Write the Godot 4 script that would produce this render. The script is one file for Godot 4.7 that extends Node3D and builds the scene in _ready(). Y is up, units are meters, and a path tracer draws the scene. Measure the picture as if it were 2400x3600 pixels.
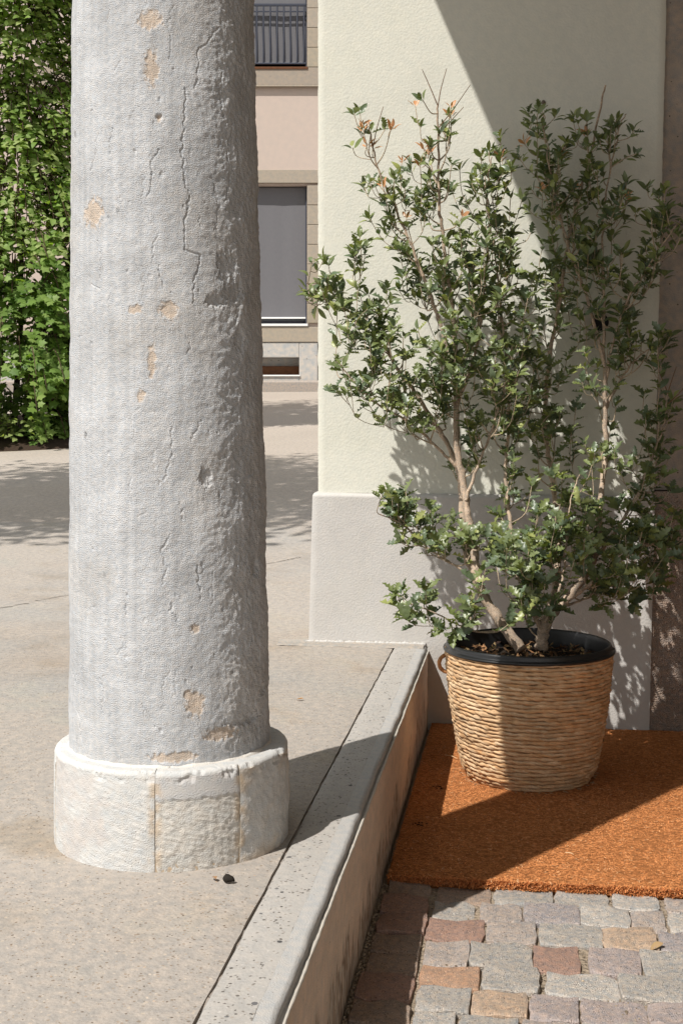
extends Node3D

# One metre is one unit; the raised terrace lies at y = 0, the cobbled lower ground at y = LOW.
const LOW := -0.2964
const WALL_Z := -4.857
const KERB_X := -0.357
const JOINT_X := -0.473

var rng := RandomNumberGenerator.new()
var tex := {}
var M := {}


# ---------------------------------------------------------------- geometry helpers
class Geo:
	var v := PackedVector3Array()
	var n := PackedVector3Array()
	var c := PackedColorArray()
	var uv := PackedVector2Array()
	var ix := PackedInt32Array()

	func add(p: Vector3, col := Color.WHITE, t := Vector2.ZERO) -> int:
		v.append(p)
		c.append(col)
		uv.append(t)
		return v.size() - 1

	func tri(a: int, b: int, d: int) -> void:
		ix.append(a)
		ix.append(b)
		ix.append(d)

	func quad(a: int, b: int, d: int, e: int) -> void:
		tri(a, b, d)
		tri(a, d, e)

	# four corners, clockwise seen from the front
	func face(a: Vector3, b: Vector3, d: Vector3, e: Vector3, col := Color.WHITE) -> void:
		var k := v.size()
		add(a, col, Vector2(0, 0))
		add(b, col, Vector2(1, 0))
		add(d, col, Vector2(1, 1))
		add(e, col, Vector2(0, 1))
		quad(k, k + 1, k + 2, k + 3)

	# box with small chamfers on all edges
	func box(lo: Vector3, hi: Vector3, bev := 0.0, col := Color.WHITE) -> void:
		var ce := (lo + hi) * 0.5
		var h := (hi - lo) * 0.5
		var b := minf(bev, minf(h.x, minf(h.y, h.z)) * 0.9)
		for ax in 3:
			for sg in [-1.0, 1.0]:
				var w := Vector3.ZERO
				w[ax] = sg
				var s1 := Vector3.ZERO
				s1[(ax + 1) % 3] = 1.0
				var s2 := Vector3.ZERO
				s2[(ax + 2) % 3] = 1.0
				var h1: float = h[(ax + 1) % 3] - b
				var h2: float = h[(ax + 2) % 3] - b
				var o := ce + w * h[ax]
				if sg > 0:
					face(o - s1 * h1 - s2 * h2, o - s1 * h1 + s2 * h2, o + s1 * h1 + s2 * h2, o + s1 * h1 - s2 * h2, col)
				else:
					face(o - s1 * h1 - s2 * h2, o + s1 * h1 - s2 * h2, o + s1 * h1 + s2 * h2, o - s1 * h1 + s2 * h2, col)
		if b <= 0.0:
			return
		for ax in 3:
			var s := Vector3.ZERO
			s[ax] = 1.0
			var ha: float = h[ax] - b
			var i1 := (ax + 1) % 3
			var i2 := (ax + 2) % 3
			for q in [[-1.0, -1.0], [1.0, -1.0], [1.0, 1.0], [-1.0, 1.0]]:
				var p1 := ce
				p1[i1] += q[0] * h[i1]
				p1[i2] += q[1] * (h[i2] - b)
				var p2 := ce
				p2[i1] += q[0] * (h[i1] - b)
				p2[i2] += q[1] * h[i2]
				if q[0] * q[1] > 0:
					face(p1 - s * ha, p2 - s * ha, p2 + s * ha, p1 + s * ha, col)
				else:
					face(p1 + s * ha, p2 + s * ha, p2 - s * ha, p1 - s * ha, col)
		for sx in [-1.0, 1.0]:
			for sy in [-1.0, 1.0]:
				for sz in [-1.0, 1.0]:
					var g := Vector3(sx, sy, sz)
					var k := v.size()
					add(ce + g * Vector3(h.x, h.y - b, h.z - b), col)
					add(ce + g * Vector3(h.x - b, h.y, h.z - b), col)
					add(ce + g * Vector3(h.x - b, h.y - b, h.z), col)
					if sx * sy * sz > 0:
						tri(k, k + 2, k + 1)
					else:
						tri(k, k + 1, k + 2)

	# grid of nu x nv points already appended from index k, row by row; clockwise when u runs right and v runs down
	func grid(k: int, nu: int, nv: int, flip := false) -> void:
		for j in nv - 1:
			for i in nu - 1:
				var a := k + j * nu + i
				if flip:
					quad(a, a + nu, a + nu + 1, a + 1)
				else:
					quad(a, a + 1, a + nu + 1, a + nu)

	func tube(pts: PackedVector3Array, rad: PackedFloat32Array, sides: int, col: Color, rough := 0.0, seed_ := 0, vary := 0.0) -> void:
		var m := pts.size()
		if m < 2:
			return
		var r := RandomNumberGenerator.new()
		r.seed = seed_ + 77
		var k := v.size()
		var side := Vector3.ZERO
		var run := 0.0
		for i in m:
			var d := (pts[mini(i + 1, m - 1)] - pts[maxi(i - 1, 0)]).normalized()
			if i == 0:
				side = d.cross(Vector3(0.3, 0.2, 0.93)).normalized()
			else:
				side = (side - d * side.dot(d)).normalized()
				run += pts[i].distance_to(pts[i - 1])
			var up := d.cross(side)
			var t := 1.0 + vary * r.randf_range(-1, 1)
			for q in sides + 1:
				if q == sides:
					add(v[k + i * (sides + 1)], c[k + i * (sides + 1)], Vector2(1.0, run * 8.0))
				else:
					var a := TAU * q / sides
					var rr := rad[i] * (1.0 + rough * r.randf_range(-1, 1))
					var f := t * (1.0 + vary * r.randf_range(-0.6, 0.6))
					add(pts[i] + (side * cos(a) + up * sin(a)) * rr, Color(col.r * f, col.g * f, col.b * f), Vector2(float(q) / sides, run * 8.0))
		for i in m - 1:
			for q in sides:
				var a := k + i * (sides + 1) + q
				quad(a, a + 1, a + sides + 2, a + sides + 1)
		# caps
		var e := add(pts[m - 1], col)
		var s := add(pts[0], col)
		for q in sides:
			tri(e, k + (m - 1) * (sides + 1) + q, k + (m - 1) * (sides + 1) + q + 1)
			tri(s, k + q + 1, k + q)

	func lathe(prof: PackedVector2Array, segs: int, col: Color, ce := Vector3.ZERO) -> void:
		var k := v.size()
		var m := prof.size()
		for j in m:
			for i in segs + 1:
				var a := TAU * i / segs
				add(ce + Vector3(prof[j].x * cos(a), prof[j].y, prof[j].x * sin(a)), col, Vector2(float(i) / segs, float(j) / m))
		for j in m - 1:
			for i in segs:
				var a := k + j * (segs + 1) + i
				quad(a, a + segs + 1, a + segs + 2, a + 1)

	func smooth() -> void:
		n.resize(v.size())
		n.fill(Vector3.ZERO)
		for t in range(0, ix.size(), 3):
			var a := ix[t]
			var b := ix[t + 1]
			var d := ix[t + 2]
			var w := (v[a] - v[d]).cross(v[a] - v[b])
			n[a] += w
			n[b] += w
			n[d] += w
		for i in n.size():
			n[i] = n[i].normalized() if n[i].length_squared() > 1e-20 else Vector3.UP

	func mesh(m: Material = null, flat := false) -> ArrayMesh:
		if flat:
			var v2 := PackedVector3Array()
			var c2 := PackedColorArray()
			var u2 := PackedVector2Array()
			var i2 := PackedInt32Array()
			for t in ix:
				v2.append(v[t])
				c2.append(c[t])
				u2.append(uv[t])
				i2.append(i2.size())
			v = v2
			c = c2
			uv = u2
			ix = i2
		smooth()
		var arr := []
		arr.resize(Mesh.ARRAY_MAX)
		arr[Mesh.ARRAY_VERTEX] = v
		arr[Mesh.ARRAY_NORMAL] = n
		arr[Mesh.ARRAY_COLOR] = c
		arr[Mesh.ARRAY_TEX_UV] = uv
		arr[Mesh.ARRAY_INDEX] = ix
		var am := ArrayMesh.new()
		am.add_surface_from_arrays(Mesh.PRIMITIVE_TRIANGLES, arr)
		if m:
			am.surface_set_material(0, m)
		return am


func V(x: float, y: float, z: float) -> Vector3:
	return Vector3(x, y, z)


func lin(r: float, g: float, b: float) -> Color:
	return Color(r, g, b).linear_to_srgb()


func part(called: String, m: Mesh, parent: Node3D, material: Material = null) -> MeshInstance3D:
	var o := MeshInstance3D.new()
	o.name = called
	o.mesh = m
	if material:
		o.material_override = material
	parent.add_child(o, true)
	return o


func numbered(called: String) -> String:
	if not has_node(called):
		return called
	var k := 1
	while has_node("%s_%03d" % [called, k]):
		k += 1
	return "%s_%03d" % [called, k]


func thing(called: String, label: String, category: String, at := Vector3.ZERO, turn := 0.0, group := "") -> Node3D:
	var o := Node3D.new()
	o.name = numbered(called)
	add_child(o)
	o.position = at
	o.rotation.y = turn
	o.set_meta("label", label)
	o.set_meta("category", category)
	if group:
		o.set_meta("group", group)
	return o


func single(called: String, m: Mesh, label: String, category: String, at := Vector3.ZERO, group := "") -> MeshInstance3D:
	var o := part(numbered(called), m, self)
	o.position = at
	o.set_meta("label", label)
	o.set_meta("category", category)
	if group:
		o.set_meta("group", group)
	return o


func structure(called: String, m: Mesh, label: String) -> MeshInstance3D:
	var o := part(called, m, self)
	o.set_meta("kind", "structure")
	o.set_meta("label", label)
	return o


func noise(seed_: int, freq: float, oct := 3, type := FastNoiseLite.TYPE_SIMPLEX_SMOOTH) -> FastNoiseLite:
	var f := FastNoiseLite.new()
	f.seed = seed_
	f.frequency = freq
	f.noise_type = type
	f.fractal_type = FastNoiseLite.FRACTAL_FBM if oct > 1 else FastNoiseLite.FRACTAL_NONE
	f.fractal_octaves = oct
	return f


# ---------------------------------------------------------------- textures
func noise_bytes(size: int, seed_: int, freq: float, oct := 4) -> PackedByteArray:
	var im := noise(seed_, freq, oct).get_seamless_image(size, size)
	im.convert(Image.FORMAT_L8)
	return im.get_data()


func as_tex(data: PackedByteArray, size: int, rgb := true) -> ImageTexture:
	var im := Image.create_from_data(size, size, false, Image.FORMAT_RGB8 if rgb else Image.FORMAT_L8, data)
	im.generate_mipmaps()
	return ImageTexture.create_from_image(im)


# grain around white with pebbles of several tones: what mineral surfaces are made of
func mineral(size: int, seed_: int, lo: float, hi: float, dots: Array, warm := 0.0) -> ImageTexture:
	var a := noise_bytes(size, seed_, 0.35, 2)
	var b := noise_bytes(size, seed_ + 1, 0.03, 4)
	var d := PackedByteArray()
	d.resize(size * size * 3)
	for i in size * size:
		var t := (a[i] * 0.55 + b[i] * 0.45) / 255.0
		var k := lo + (hi - lo) * t
		var w := (b[i] / 255.0 - 0.5) * warm
		d[3 * i] = clampi(int(255.0 * (k + w)), 0, 255)
		d[3 * i + 1] = clampi(int(255.0 * k), 0, 255)
		d[3 * i + 2] = clampi(int(255.0 * (k - w)), 0, 255)
	var r := RandomNumberGenerator.new()
	r.seed = seed_ * 31 + 5
	for group in dots:   # [count, smallest, largest, colour, spread]
		for q in int(group[0]):
			var cx := r.randi() % size
			var cy := r.randi() % size
			var ra := r.randf_range(group[1], group[2])
			var rb: float = ra * r.randf_range(0.55, 1.0)
			var an := r.randf() * PI
			var col: Color = group[3]
			var f := r.randf_range(1.0 - group[4], 1.0 + group[4])
			var e := int(ceil(ra))
			for y in range(-e, e + 1):
				for x in range(-e, e + 1):
					var px := x * cos(an) + y * sin(an)
					var py := -x * sin(an) + y * cos(an)
					if (px * px) / (ra * ra) + (py * py) / (rb * rb) < r.randf_range(0.75, 1.1):
						var i := 3 * (posmod(cy + y, size) * size + posmod(cx + x, size))
						d[i] = clampi(int(255.0 * col.r * f), 0, 255)
						d[i + 1] = clampi(int(255.0 * col.g * f), 0, 255)
						d[i + 2] = clampi(int(255.0 * col.b * f), 0, 255)
	return as_tex(d, size)


func height_noise(size: int, seed_: int, freq: float, oct := 4) -> ImageTexture:
	return as_tex(noise_bytes(size, seed_, freq, oct), size, false)


# short chisel strokes crossing each other, as left by a bush hammer
func tooling(size: int, seed_: int, across: float, down: float) -> ImageTexture:
	var w := noise_bytes(size, seed_, 0.012, 3)
	var w2 := noise_bytes(size, seed_ + 3, 0.02, 3)
	var g := noise_bytes(size, seed_ + 7, 0.12, 3)
	var d := PackedByteArray()
	d.resize(size * size)
	for y in size:
		for x in size:
			var i := y * size + x
			var p := (w[i] / 255.0 - 0.5) * 9.0
			var q := (w2[i] / 255.0 - 0.5) * 9.0
			var k := w2[i] / 255.0
			var h := sin(TAU * across * x / size + p) * k
			var u := sin(TAU * down * y / size + q) * (1.25 - k)
			var t := 0.5 + 0.15 * h + 0.15 * u + (g[i] / 255.0 - 0.5) * 0.95
			d[i] = clampi(int(255.0 * t), 0, 255)
	return as_tex(d, size, false)


# long fibres running along u
func streaks(size: int, seed_: int, lo: float, hi: float) -> ImageTexture:
	var f := noise(seed_, 0.2, 3)
	var f2 := noise(seed_ + 9, 0.02, 3)
	var d := PackedByteArray()
	d.resize(size * size * 3)
	for y in size:
		for x in size:
			var t := clampf(0.5 + 0.65 * f.get_noise_2d(x * 0.12, y * 2.2) + 0.3 * f2.get_noise_2d(x, y), 0.0, 1.0)
			var k := int(255.0 * (lo + (hi - lo) * t))
			var i := 3 * (y * size + x)
			d[i] = k
			d[i + 1] = k
			d[i + 2] = k
	return as_tex(d, size)


func mat(r: float, g: float, b: float, rough := 0.9, opt := {}) -> StandardMaterial3D:
	var m := StandardMaterial3D.new()
	m.albedo_color = lin(r, g, b)
	m.roughness = rough
	m.metallic_specular = opt.get("spec", 0.35)
	m.metallic = opt.get("metal", 0.0)
	if opt.has("tex"):
		m.albedo_texture = opt.tex
	if opt.has("height"):
		m.heightmap_enabled = true
		m.heightmap_texture = opt.height
		m.heightmap_scale = opt.get("relief", 0.3)
	if opt.has("tri"):
		m.uv1_triplanar = true
		m.uv1_world_triplanar = opt.get("world", true)
		m.uv1_scale = Vector3.ONE / opt.tri
	elif opt.has("uv"):
		m.uv1_scale = opt.uv
	m.vertex_color_use_as_albedo = opt.get("vc", false)
	if opt.has("back"):
		m.backlight_enabled = true
		m.backlight = opt.back
	if opt.has("sheen"):
		m.rim_enabled = true
		m.rim = opt.sheen
	return m


func make_materials() -> void:
	var dark := Color(0.58, 0.57, 0.56)
	tex.terrace = mineral(1024, 11, 0.72, 1.0, [[2600, 1.0, 3.0, Color(0.74, 0.7, 0.66), 0.15], [1500, 1.0, 3.5, Color(0.95, 0.93, 0.9), 0.05], [700, 1.0, 2.6, Color(0.55, 0.51, 0.47), 0.2], [60, 1.5, 3.0, Color(0.93, 0.85, 0.77), 0.1], [1500, 0.8, 1.4, Color(0.5, 0.47, 0.44), 0.2]], 0.03)
	tex.kerb = mineral(1024, 21, 0.82, 1.0, [[1500, 1.0, 3.5, Color(0.8, 0.78, 0.76), 0.12], [2300, 1.4, 3.8, dark, 0.25], [40, 4.0, 7.0, Color(0.5, 0.51, 0.53), 0.2], [400, 1.0, 3.0, Color(1, 1, 1), 0.03]], 0.02)
	tex.granite = mineral(512, 31, 0.62, 1.0, [[1900, 0.8, 2.8, Color(1.0, 0.99, 0.97), 0.06], [1700, 0.8, 2.6, Color(0.5, 0.47, 0.46), 0.2]], 0.09)
	tex.grain = mineral(512, 41, 0.84, 1.0, [[300, 0.8, 2.2, Color(0.72, 0.7, 0.68), 0.15]], 0.04)
	tex.plaster = mineral(512, 51, 0.93, 1.0, [], 0.01)
	tex.stain = mineral(512, 61, 0.72, 1.0, [[60, 1.0, 3.0, Color(0.4, 0.36, 0.32), 0.2]], 0.08)
	tex.coir = mineral(512, 71, 0.55, 1.0, [[2500, 0.8, 2.0, Color(0.45, 0.42, 0.4), 0.2], [2500, 0.8, 2.0, Color(1, 1, 1), 0.02]], 0.06)
	tex.rope = streaks(256, 81, 0.7, 1.0)
	tex.bark = mineral(256, 91, 0.55, 1.0, [[500, 1.0, 3.0, Color(1, 0.97, 0.92), 0.1], [400, 1.0, 3.0, Color(0.42, 0.36, 0.3), 0.2]], 0.08)
	tex.h_stucco = height_noise(512, 101, 0.09, 4)
	tex.h_fine = height_noise(512, 111, 0.2, 3)
	tex.h_tool = tooling(512, 121, 52.0, 46.0)
	tex.h_lump = height_noise(512, 131, 0.03, 5)

	M.terrace = mat(0.49, 0.443, 0.397, 0.95, {"tex": tex.terrace, "tri": 1.0, "height": tex.h_fine, "relief": 0.12, "vc": true})
	M.street = mat(0.535, 0.475, 0.42, 0.95, {"tex": tex.terrace, "tri": 1.3, "vc": true})
	M.kerb = mat(0.475, 0.45, 0.42, 0.9, {"tex": tex.kerb, "tri": 0.9, "height": tex.h_fine, "relief": 0.1, "vc": true})
	M.riser = mat(1, 1, 1, 0.95, {"tex": tex.grain, "tri": 0.5, "height": tex.h_fine, "relief": 0.12, "vc": true})
	M.lip = mat(0.6, 0.56, 0.5, 0.95, {"tex": tex.grain, "tri": 0.3})
	M.column = mat(1, 1, 1, 0.92, {"tex": tex.grain, "uv": Vector3(8, 19, 1), "height": tex.h_tool, "relief": 0.13, "vc": true})
	M.base = mat(1, 1, 1, 0.92, {"tex": tex.grain, "tri": 0.35, "height": tex.h_fine, "relief": 0.15, "vc": true})
	M.base_smooth = mat(1, 1, 1, 0.92, {"tex": tex.grain, "tri": 0.35, "height": tex.h_fine, "relief": 0.15, "vc": true})
	M.mortar = mat(0.62, 0.5, 0.37, 0.95, {"tex": tex.stain, "tri": 0.2})
	M.wall = mat(0.665, 0.662, 0.588, 0.94, {"tex": tex.plaster, "tri": 0.6, "height": tex.h_stucco, "relief": 0.075, "vc": true})
	M.plinth = mat(0.545, 0.53, 0.51, 0.94, {"tex": tex.plaster, "tri": 0.45, "height": tex.h_stucco, "relief": 0.09, "vc": true})
	M.jamb = mat(0.45, 0.395, 0.35, 0.95, {"tex": tex.stain, "tri": 0.6, "height": tex.h_fine, "relief": 0.1, "vc": true})
	M.jamb_rough = mat(0.42, 0.335, 0.285, 0.95, {"tex": tex.stain, "tri": 0.4, "height": tex.h_tool, "relief": 0.5, "vc": true})
	M.sand = mat(0.42, 0.34, 0.255, 1.0, {"tex": tex.terrace, "tri": 0.25, "height": tex.h_lump, "relief": 1.0})
	M.coir = mat(0.64, 0.258, 0.098, 1.0, {"tex": tex.coir, "tri": 0.25, "height": tex.h_fine, "relief": 0.4, "spec": 0.1, "vc": true})
	M.fibre = mat(1, 1, 1, 0.9, {"vc": true, "spec": 0.15})
	M.rope = mat(1.0, 1.0, 1.0, 0.85, {"tex": tex.rope, "uv": Vector3(1, 1, 1), "height": tex.rope, "relief": 0.12, "vc": true, "spec": 0.25})
	M.pot = mat(0.012, 0.0125, 0.0135, 0.36, {"spec": 0.5, "height": tex.h_fine, "relief": 0.02, "tri": 0.2})
	M.soil = mat(0.05, 0.034, 0.024, 1.0, {"tex": tex.coir, "tri": 0.12, "height": tex.h_lump, "relief": 0.8})
	M.litter = mat(1, 1, 1, 0.85, {"vc": true, "tex": tex.bark, "tri": 0.1})
	M.bark = mat(1, 1, 1, 0.95, {"vc": true, "tex": tex.bark, "tri": 0.09, "height": tex.bark, "relief": 0.35})
	M.steel = mat(0.45, 0.45, 0.44, 0.5, {"metal": 0.6})
	M.dark = mat(0.012, 0.012, 0.013, 0.6)
	M.plate = mat(0.5, 0.47, 0.41, 0.45)
	M.roof = mat(0.5, 0.43, 0.34, 0.95, {"tex": tex.stain, "tri": 1.0})
	M.neighbour = mat(0.5, 0.4, 0.29, 0.95, {"tex": tex.stain, "tri": 1.5})
	M.bed = mat(0.07, 0.045, 0.03, 1.0, {"tex": tex.coir, "tri": 0.4})
	M.facade = mat(0.54, 0.45, 0.395, 0.95, {"tex": tex.plaster, "tri": 2.0})
	M.dressed = mat(0.42, 0.365, 0.30, 0.95, {"tex": tex.grain, "tri": 1.2, "vc": true})
	M.facade_base = mat(0.62, 0.6, 0.57, 0.95, {"tex": tex.stain, "tri": 1.6})
	M.blind = mat(0.165, 0.163, 0.175, 0.85, {"tex": tex.plaster, "tri": 1.0})
	M.frame_white = mat(0.75, 0.75, 0.74, 0.5)
	M.frame_dark = mat(0.03, 0.03, 0.04, 0.4)
	M.wood = mat(0.17, 0.07, 0.03, 0.7, {"tex": tex.rope, "tri": 0.5})
	M.iron = mat(0.05, 0.055, 0.075, 0.5)
	# leaves: one tone each; vertex colours carry the pale midrib
	M.leaves = []
	for t in [[0.14, 0.175, 0.08], [0.185, 0.22, 0.09], [0.115, 0.155, 0.088], [0.3, 0.325, 0.11], [0.16, 0.195, 0.065], [0.58, 0.28, 0.14]]:
		M.leaves.append(mat(t[0], t[1], t[2], 0.4, {"vc": true, "spec": 0.6, "back": lin(0.4, 0.45, 0.18)}))
	M.leaf_any = mat(1, 1, 1, 0.4, {"vc": true, "spec": 0.6, "back": lin(0.4, 0.45, 0.18)})
	M.bush_leaves = []
	for t in [[0.19, 0.3, 0.07], [0.27, 0.38, 0.11], [0.38, 0.45, 0.18], [0.12, 0.21, 0.05]]:
		M.bush_leaves.append(mat(t[0], t[1], t[2], 0.5, {"vc": true, "spec": 0.4, "back": lin(0.9, 1.0, 0.25)}))
	M.bush_any = mat(1, 1, 1, 0.5, {"vc": true, "spec": 0.4, "back": lin(0.9, 1.0, 0.25)})
	M.cobble = {}
	for t in [["g", 0.6, 0.555, 0.505], ["l", 0.69, 0.64, 0.585], ["p", 0.62, 0.535, 0.48], ["u", 0.55, 0.49, 0.475], ["m", 0.58, 0.49, 0.46], ["r", 0.53, 0.35, 0.28], ["t", 0.69, 0.52, 0.39], ["o", 0.68, 0.44, 0.305], ["b", 0.52, 0.4, 0.32]]:
		M.cobble[t[0]] = mat(t[1], t[2], t[3], 0.85, {"tex": tex.granite, "tri": 0.32, "height": tex.h_fine, "relief": 0.45})


func _ready() -> void:
	rng.seed = 20240611
	# ---- camera: level, lens shifted down, turned slightly left of the kerb line
	var cam := Camera3D.new()
	cam.name = "camera"
	add_child(cam)
	cam.position = V(0, 0.9, 0)
	cam.rotation.y = 0.1369
	cam.projection = Camera3D.PROJECTION_FRUSTUM
	cam.keep_aspect = Camera3D.KEEP_HEIGHT
	cam.near = 0.05
	cam.far = 200.0
	cam.size = 0.05 * 3600.0 / 4700.0
	cam.frustum_offset = Vector2(0.0, -0.05 * 400.0 / 4700.0)
	cam.current = true
	# ---- sky and sun
	var we := WorldEnvironment.new()
	we.name = "world"
	var env := Environment.new()
	env.background_mode = Environment.BG_SKY
	var sky := Sky.new()
	var sm := ProceduralSkyMaterial.new()
	sm.sky_top_color = lin(0.42, 0.435, 0.455)
	sm.sky_horizon_color = lin(0.78, 0.765, 0.735)
	sm.sky_curve = 0.18
	sm.sky_energy_multiplier = 1.14
	sm.ground_bottom_color = lin(0.22, 0.19, 0.16)
	sm.ground_horizon_color = lin(0.36, 0.33, 0.3)
	sky.sky_material = sm
	env.sky = sky
	env.tonemap_mode = Environment.TONE_MAPPER_LINEAR
	env.tonemap_exposure = 1.2
	env.sdfgi_enabled = true
	env.ssao_enabled = true
	env.ssil_enabled = true
	we.environment = env
	add_child(we)
	var sun := DirectionalLight3D.new()
	sun.name = "sun"
	add_child(sun)
	sun.look_at_from_position(Vector3.ZERO, V(0.425, -1.0, -0.62), Vector3.UP)
	sun.light_energy = 1.4
	sun.light_color = Color(1.0, 0.98, 0.95)
	sun.light_angular_distance = 0.5
	sun.shadow_enabled = true

	make_materials()
	build_ground()
	build_cobbles()
	build_arcade()
	build_wall()
	build_column()
	build_far_building()
	build_mat()
	build_pot()
	build_shrub()
	build_greenery()
	build_small_things()


# ---------------------------------------------------------------- ground
func rise(z: float) -> float:
	var t := maxf(0.0, -z - 5.2)
	return 0.07 * (t - 0.5 * (1.0 - exp(-t / 0.5)))


func build_ground() -> void:
	var big := noise(5, 0.35, 4)
	var mid := noise(6, 2.2, 3)
	var blot := noise(9, 1.1, 4)
	# terrace
	var g := Geo.new()
	var xs := PackedFloat32Array()
	for i in 90:
		xs.append(-14.0 + 11.0 * i / 90.0)
	for i in 91:
		xs.append(-3.0 + (JOINT_X - 0.0025 + 3.0) * i / 90.0)
	var nz := 230
	for j in nz + 1:
		var z := -7.8 + 10.8 * j / nz
		for i in xs.size():
			var x := xs[i]
			var y := rise(z) + 0.0015 * mid.get_noise_2d(x, z)
			if i == xs.size() - 1:
				x += 0.0025 * mid.get_noise_2d(z * 6.0, 3.0)
				y -= 0.002
			var k := 1.0 + 0.16 * big.get_noise_2d(x, z) + 0.09 * mid.get_noise_2d(x * 2.0, z * 2.0)
			var w := 0.07 * blot.get_noise_2d(x, z)
			var dirt := smoothstep(0.2, 0.6, blot.get_noise_2d(x * 2.6 + 40.0, z * 2.6)) * 0.12
			# the rusty brown stain on the paving beside the column base
			var st := smoothstep(1.0, 0.35, Vector2((x + 1.02) / 0.2, (z + 2.62) / 0.16).length() + 0.6 * mid.get_noise_2d(x * 6.0, z * 6.0))
			dirt += 0.22 * st
			g.add(V(x, y, z), Color(k * (1.0 + w - dirt * 0.8), k * (1.0 - dirt), k * (1.0 - w - dirt * 1.3)))
	g.grid(0, xs.size(), nz + 1, false)
	var k0 := g.v.size()
	for j in nz + 1:
		var q := g.v[j * xs.size() + xs.size() - 1]
		g.add(q, Color(0.8, 0.78, 0.75))
		g.add(q - V(0, 0.06, 0), Color(0.6, 0.57, 0.52))
	g.grid(k0, 2, nz + 1, false)
	k0 = g.v.size()
	for i in xs.size():
		var q := g.v[i]
		g.add(q - V(0, 0.06, 0), Color(0.6, 0.57, 0.52))
		g.add(q, Color(0.8, 0.78, 0.75))
	structure("terrace", g.mesh(M.terrace), "sand coloured exposed aggregate terrace around the stone column")
	# the street beyond the expansion joint
	g = Geo.new()
	var nx := 150
	nz = 110
	for j in nz + 1:
		var t := float(j) / nz
		var z := -7.808 - 52.0 * t * t - 6.0 * t
		for i in nx + 1:
			var x := -30.0 + 55.0 * i / nx
			var k := 1.0 + 0.15 * big.get_noise_2d(x * 0.7, z * 0.7) + 0.05 * mid.get_noise_2d(x, z)
			g.add(V(x, rise(z) + 0.003 * mid.get_noise_2d(x, z), z), Color(k, k * 0.99, k * 0.97))
	g.grid(0, nx + 1, nz + 1, true)
	structure("street", g.mesh(M.street), "pale street rising gently towards the pink building")
	g = Geo.new()
	g.box(V(-14.0, -0.4, -7.9), V(JOINT_X - 0.03, -0.065, 3.0))
	g.box(V(JOINT_X - 0.03, -0.4, WALL_Z - 0.3), V(-0.36, -0.055, 2.0))
	var fill := structure("ground", g.mesh(M.sand), "earth under the terrace")
	# a sealed hairline crack running across the terrace
	g = Geo.new()
	var seam := smooth_path([V(-2.6, 0, -4.9), V(-2.219, 0, -5.447), V(-2.023, 0, -5.785), V(-1.591, 0, -6.32), V(-1.302, 0, -6.6), V(-1.153, 0, -6.8)], 14)
	for i in seam.size():
		var q := seam[i] + V(0.02 * mid.get_noise_2d(i * 0.9, 3.0), 0, 0.03 * mid.get_noise_2d(i * 0.9, 8.0))
		q.y = rise(q.z) + 0.003
		var hw := 0.006 + 0.004 * mid.get_noise_2d(i * 1.7, 21.0)
		g.add(q - V(0, 0, hw), Color.WHITE)
		g.add(q + V(0, 0, hw), Color.WHITE)
	g.grid(0, 2, seam.size(), false)
	part("sealed_crack", g.mesh(mat(0.3, 0.265, 0.23, 0.95, {"tex": tex.terrace, "tri": 0.6})), fill)
	# cement in the joint between terrace and kerb
	g = Geo.new()
	var kz := 260
	for j in kz + 1:
		var z := WALL_Z + 0.07 + (2.0 - WALL_Z) * j / kz
		var h := -0.0065 + 0.005 * mid.get_noise_2d(z * 9.0, 7.0)
		g.add(V(JOINT_X - 0.012, h, z), Color.WHITE)
		g.add(V(JOINT_X + 0.012, h - 0.003, z), Color.WHITE)
	g.grid(0, 2, kz + 1, false)
	part("joint_cement", g.mesh(M.jamb), fill)
	# kerb: slab with exposed pebbles and a smooth rounded nosing
	g = Geo.new()
	var prof := PackedVector2Array([Vector2(JOINT_X + 0.002, -0.05), Vector2(JOINT_X + 0.002, -0.004), Vector2(JOINT_X + 0.006, 0.0), Vector2(JOINT_X + 0.03, 0.001), Vector2(-0.42, 0.001), Vector2(-0.39, 0.001)])
	sweep_kerb(g, prof, mid)
	var kerb := structure("kerb", g.mesh(M.kerb), "grey pebbled concrete kerb slab along the terrace edge")
	g = Geo.new()
	prof = PackedVector2Array([Vector2(-0.39, 0.001), Vector2(-0.38, 0.0005)])
	for q in 9:
		var a := PI / 2 * q / 8.0
		prof.append(Vector2(KERB_X - 0.011 + 0.011 * sin(a), -0.011 + 0.011 * cos(a)))
	prof.append(Vector2(KERB_X - 0.001, -0.017))
	prof.append(Vector2(KERB_X + 0.006, -0.0195))
	sweep_kerb(g, prof, mid)
	part("kerb_nosing", g.mesh(mat(0.475, 0.465, 0.45, 0.85, {"tex": tex.grain, "tri": 0.4, "height": tex.h_fine, "relief": 0.08})), kerb)
	# riser below the kerb: pinkish render, worn to grey streaks lower down
	g = Geo.new()
	var n1 := noise(31, 1.0, 3)
	var n2 := noise(32, 1.0, 3)
	var rz := 1100
	var ry := 44
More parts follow.
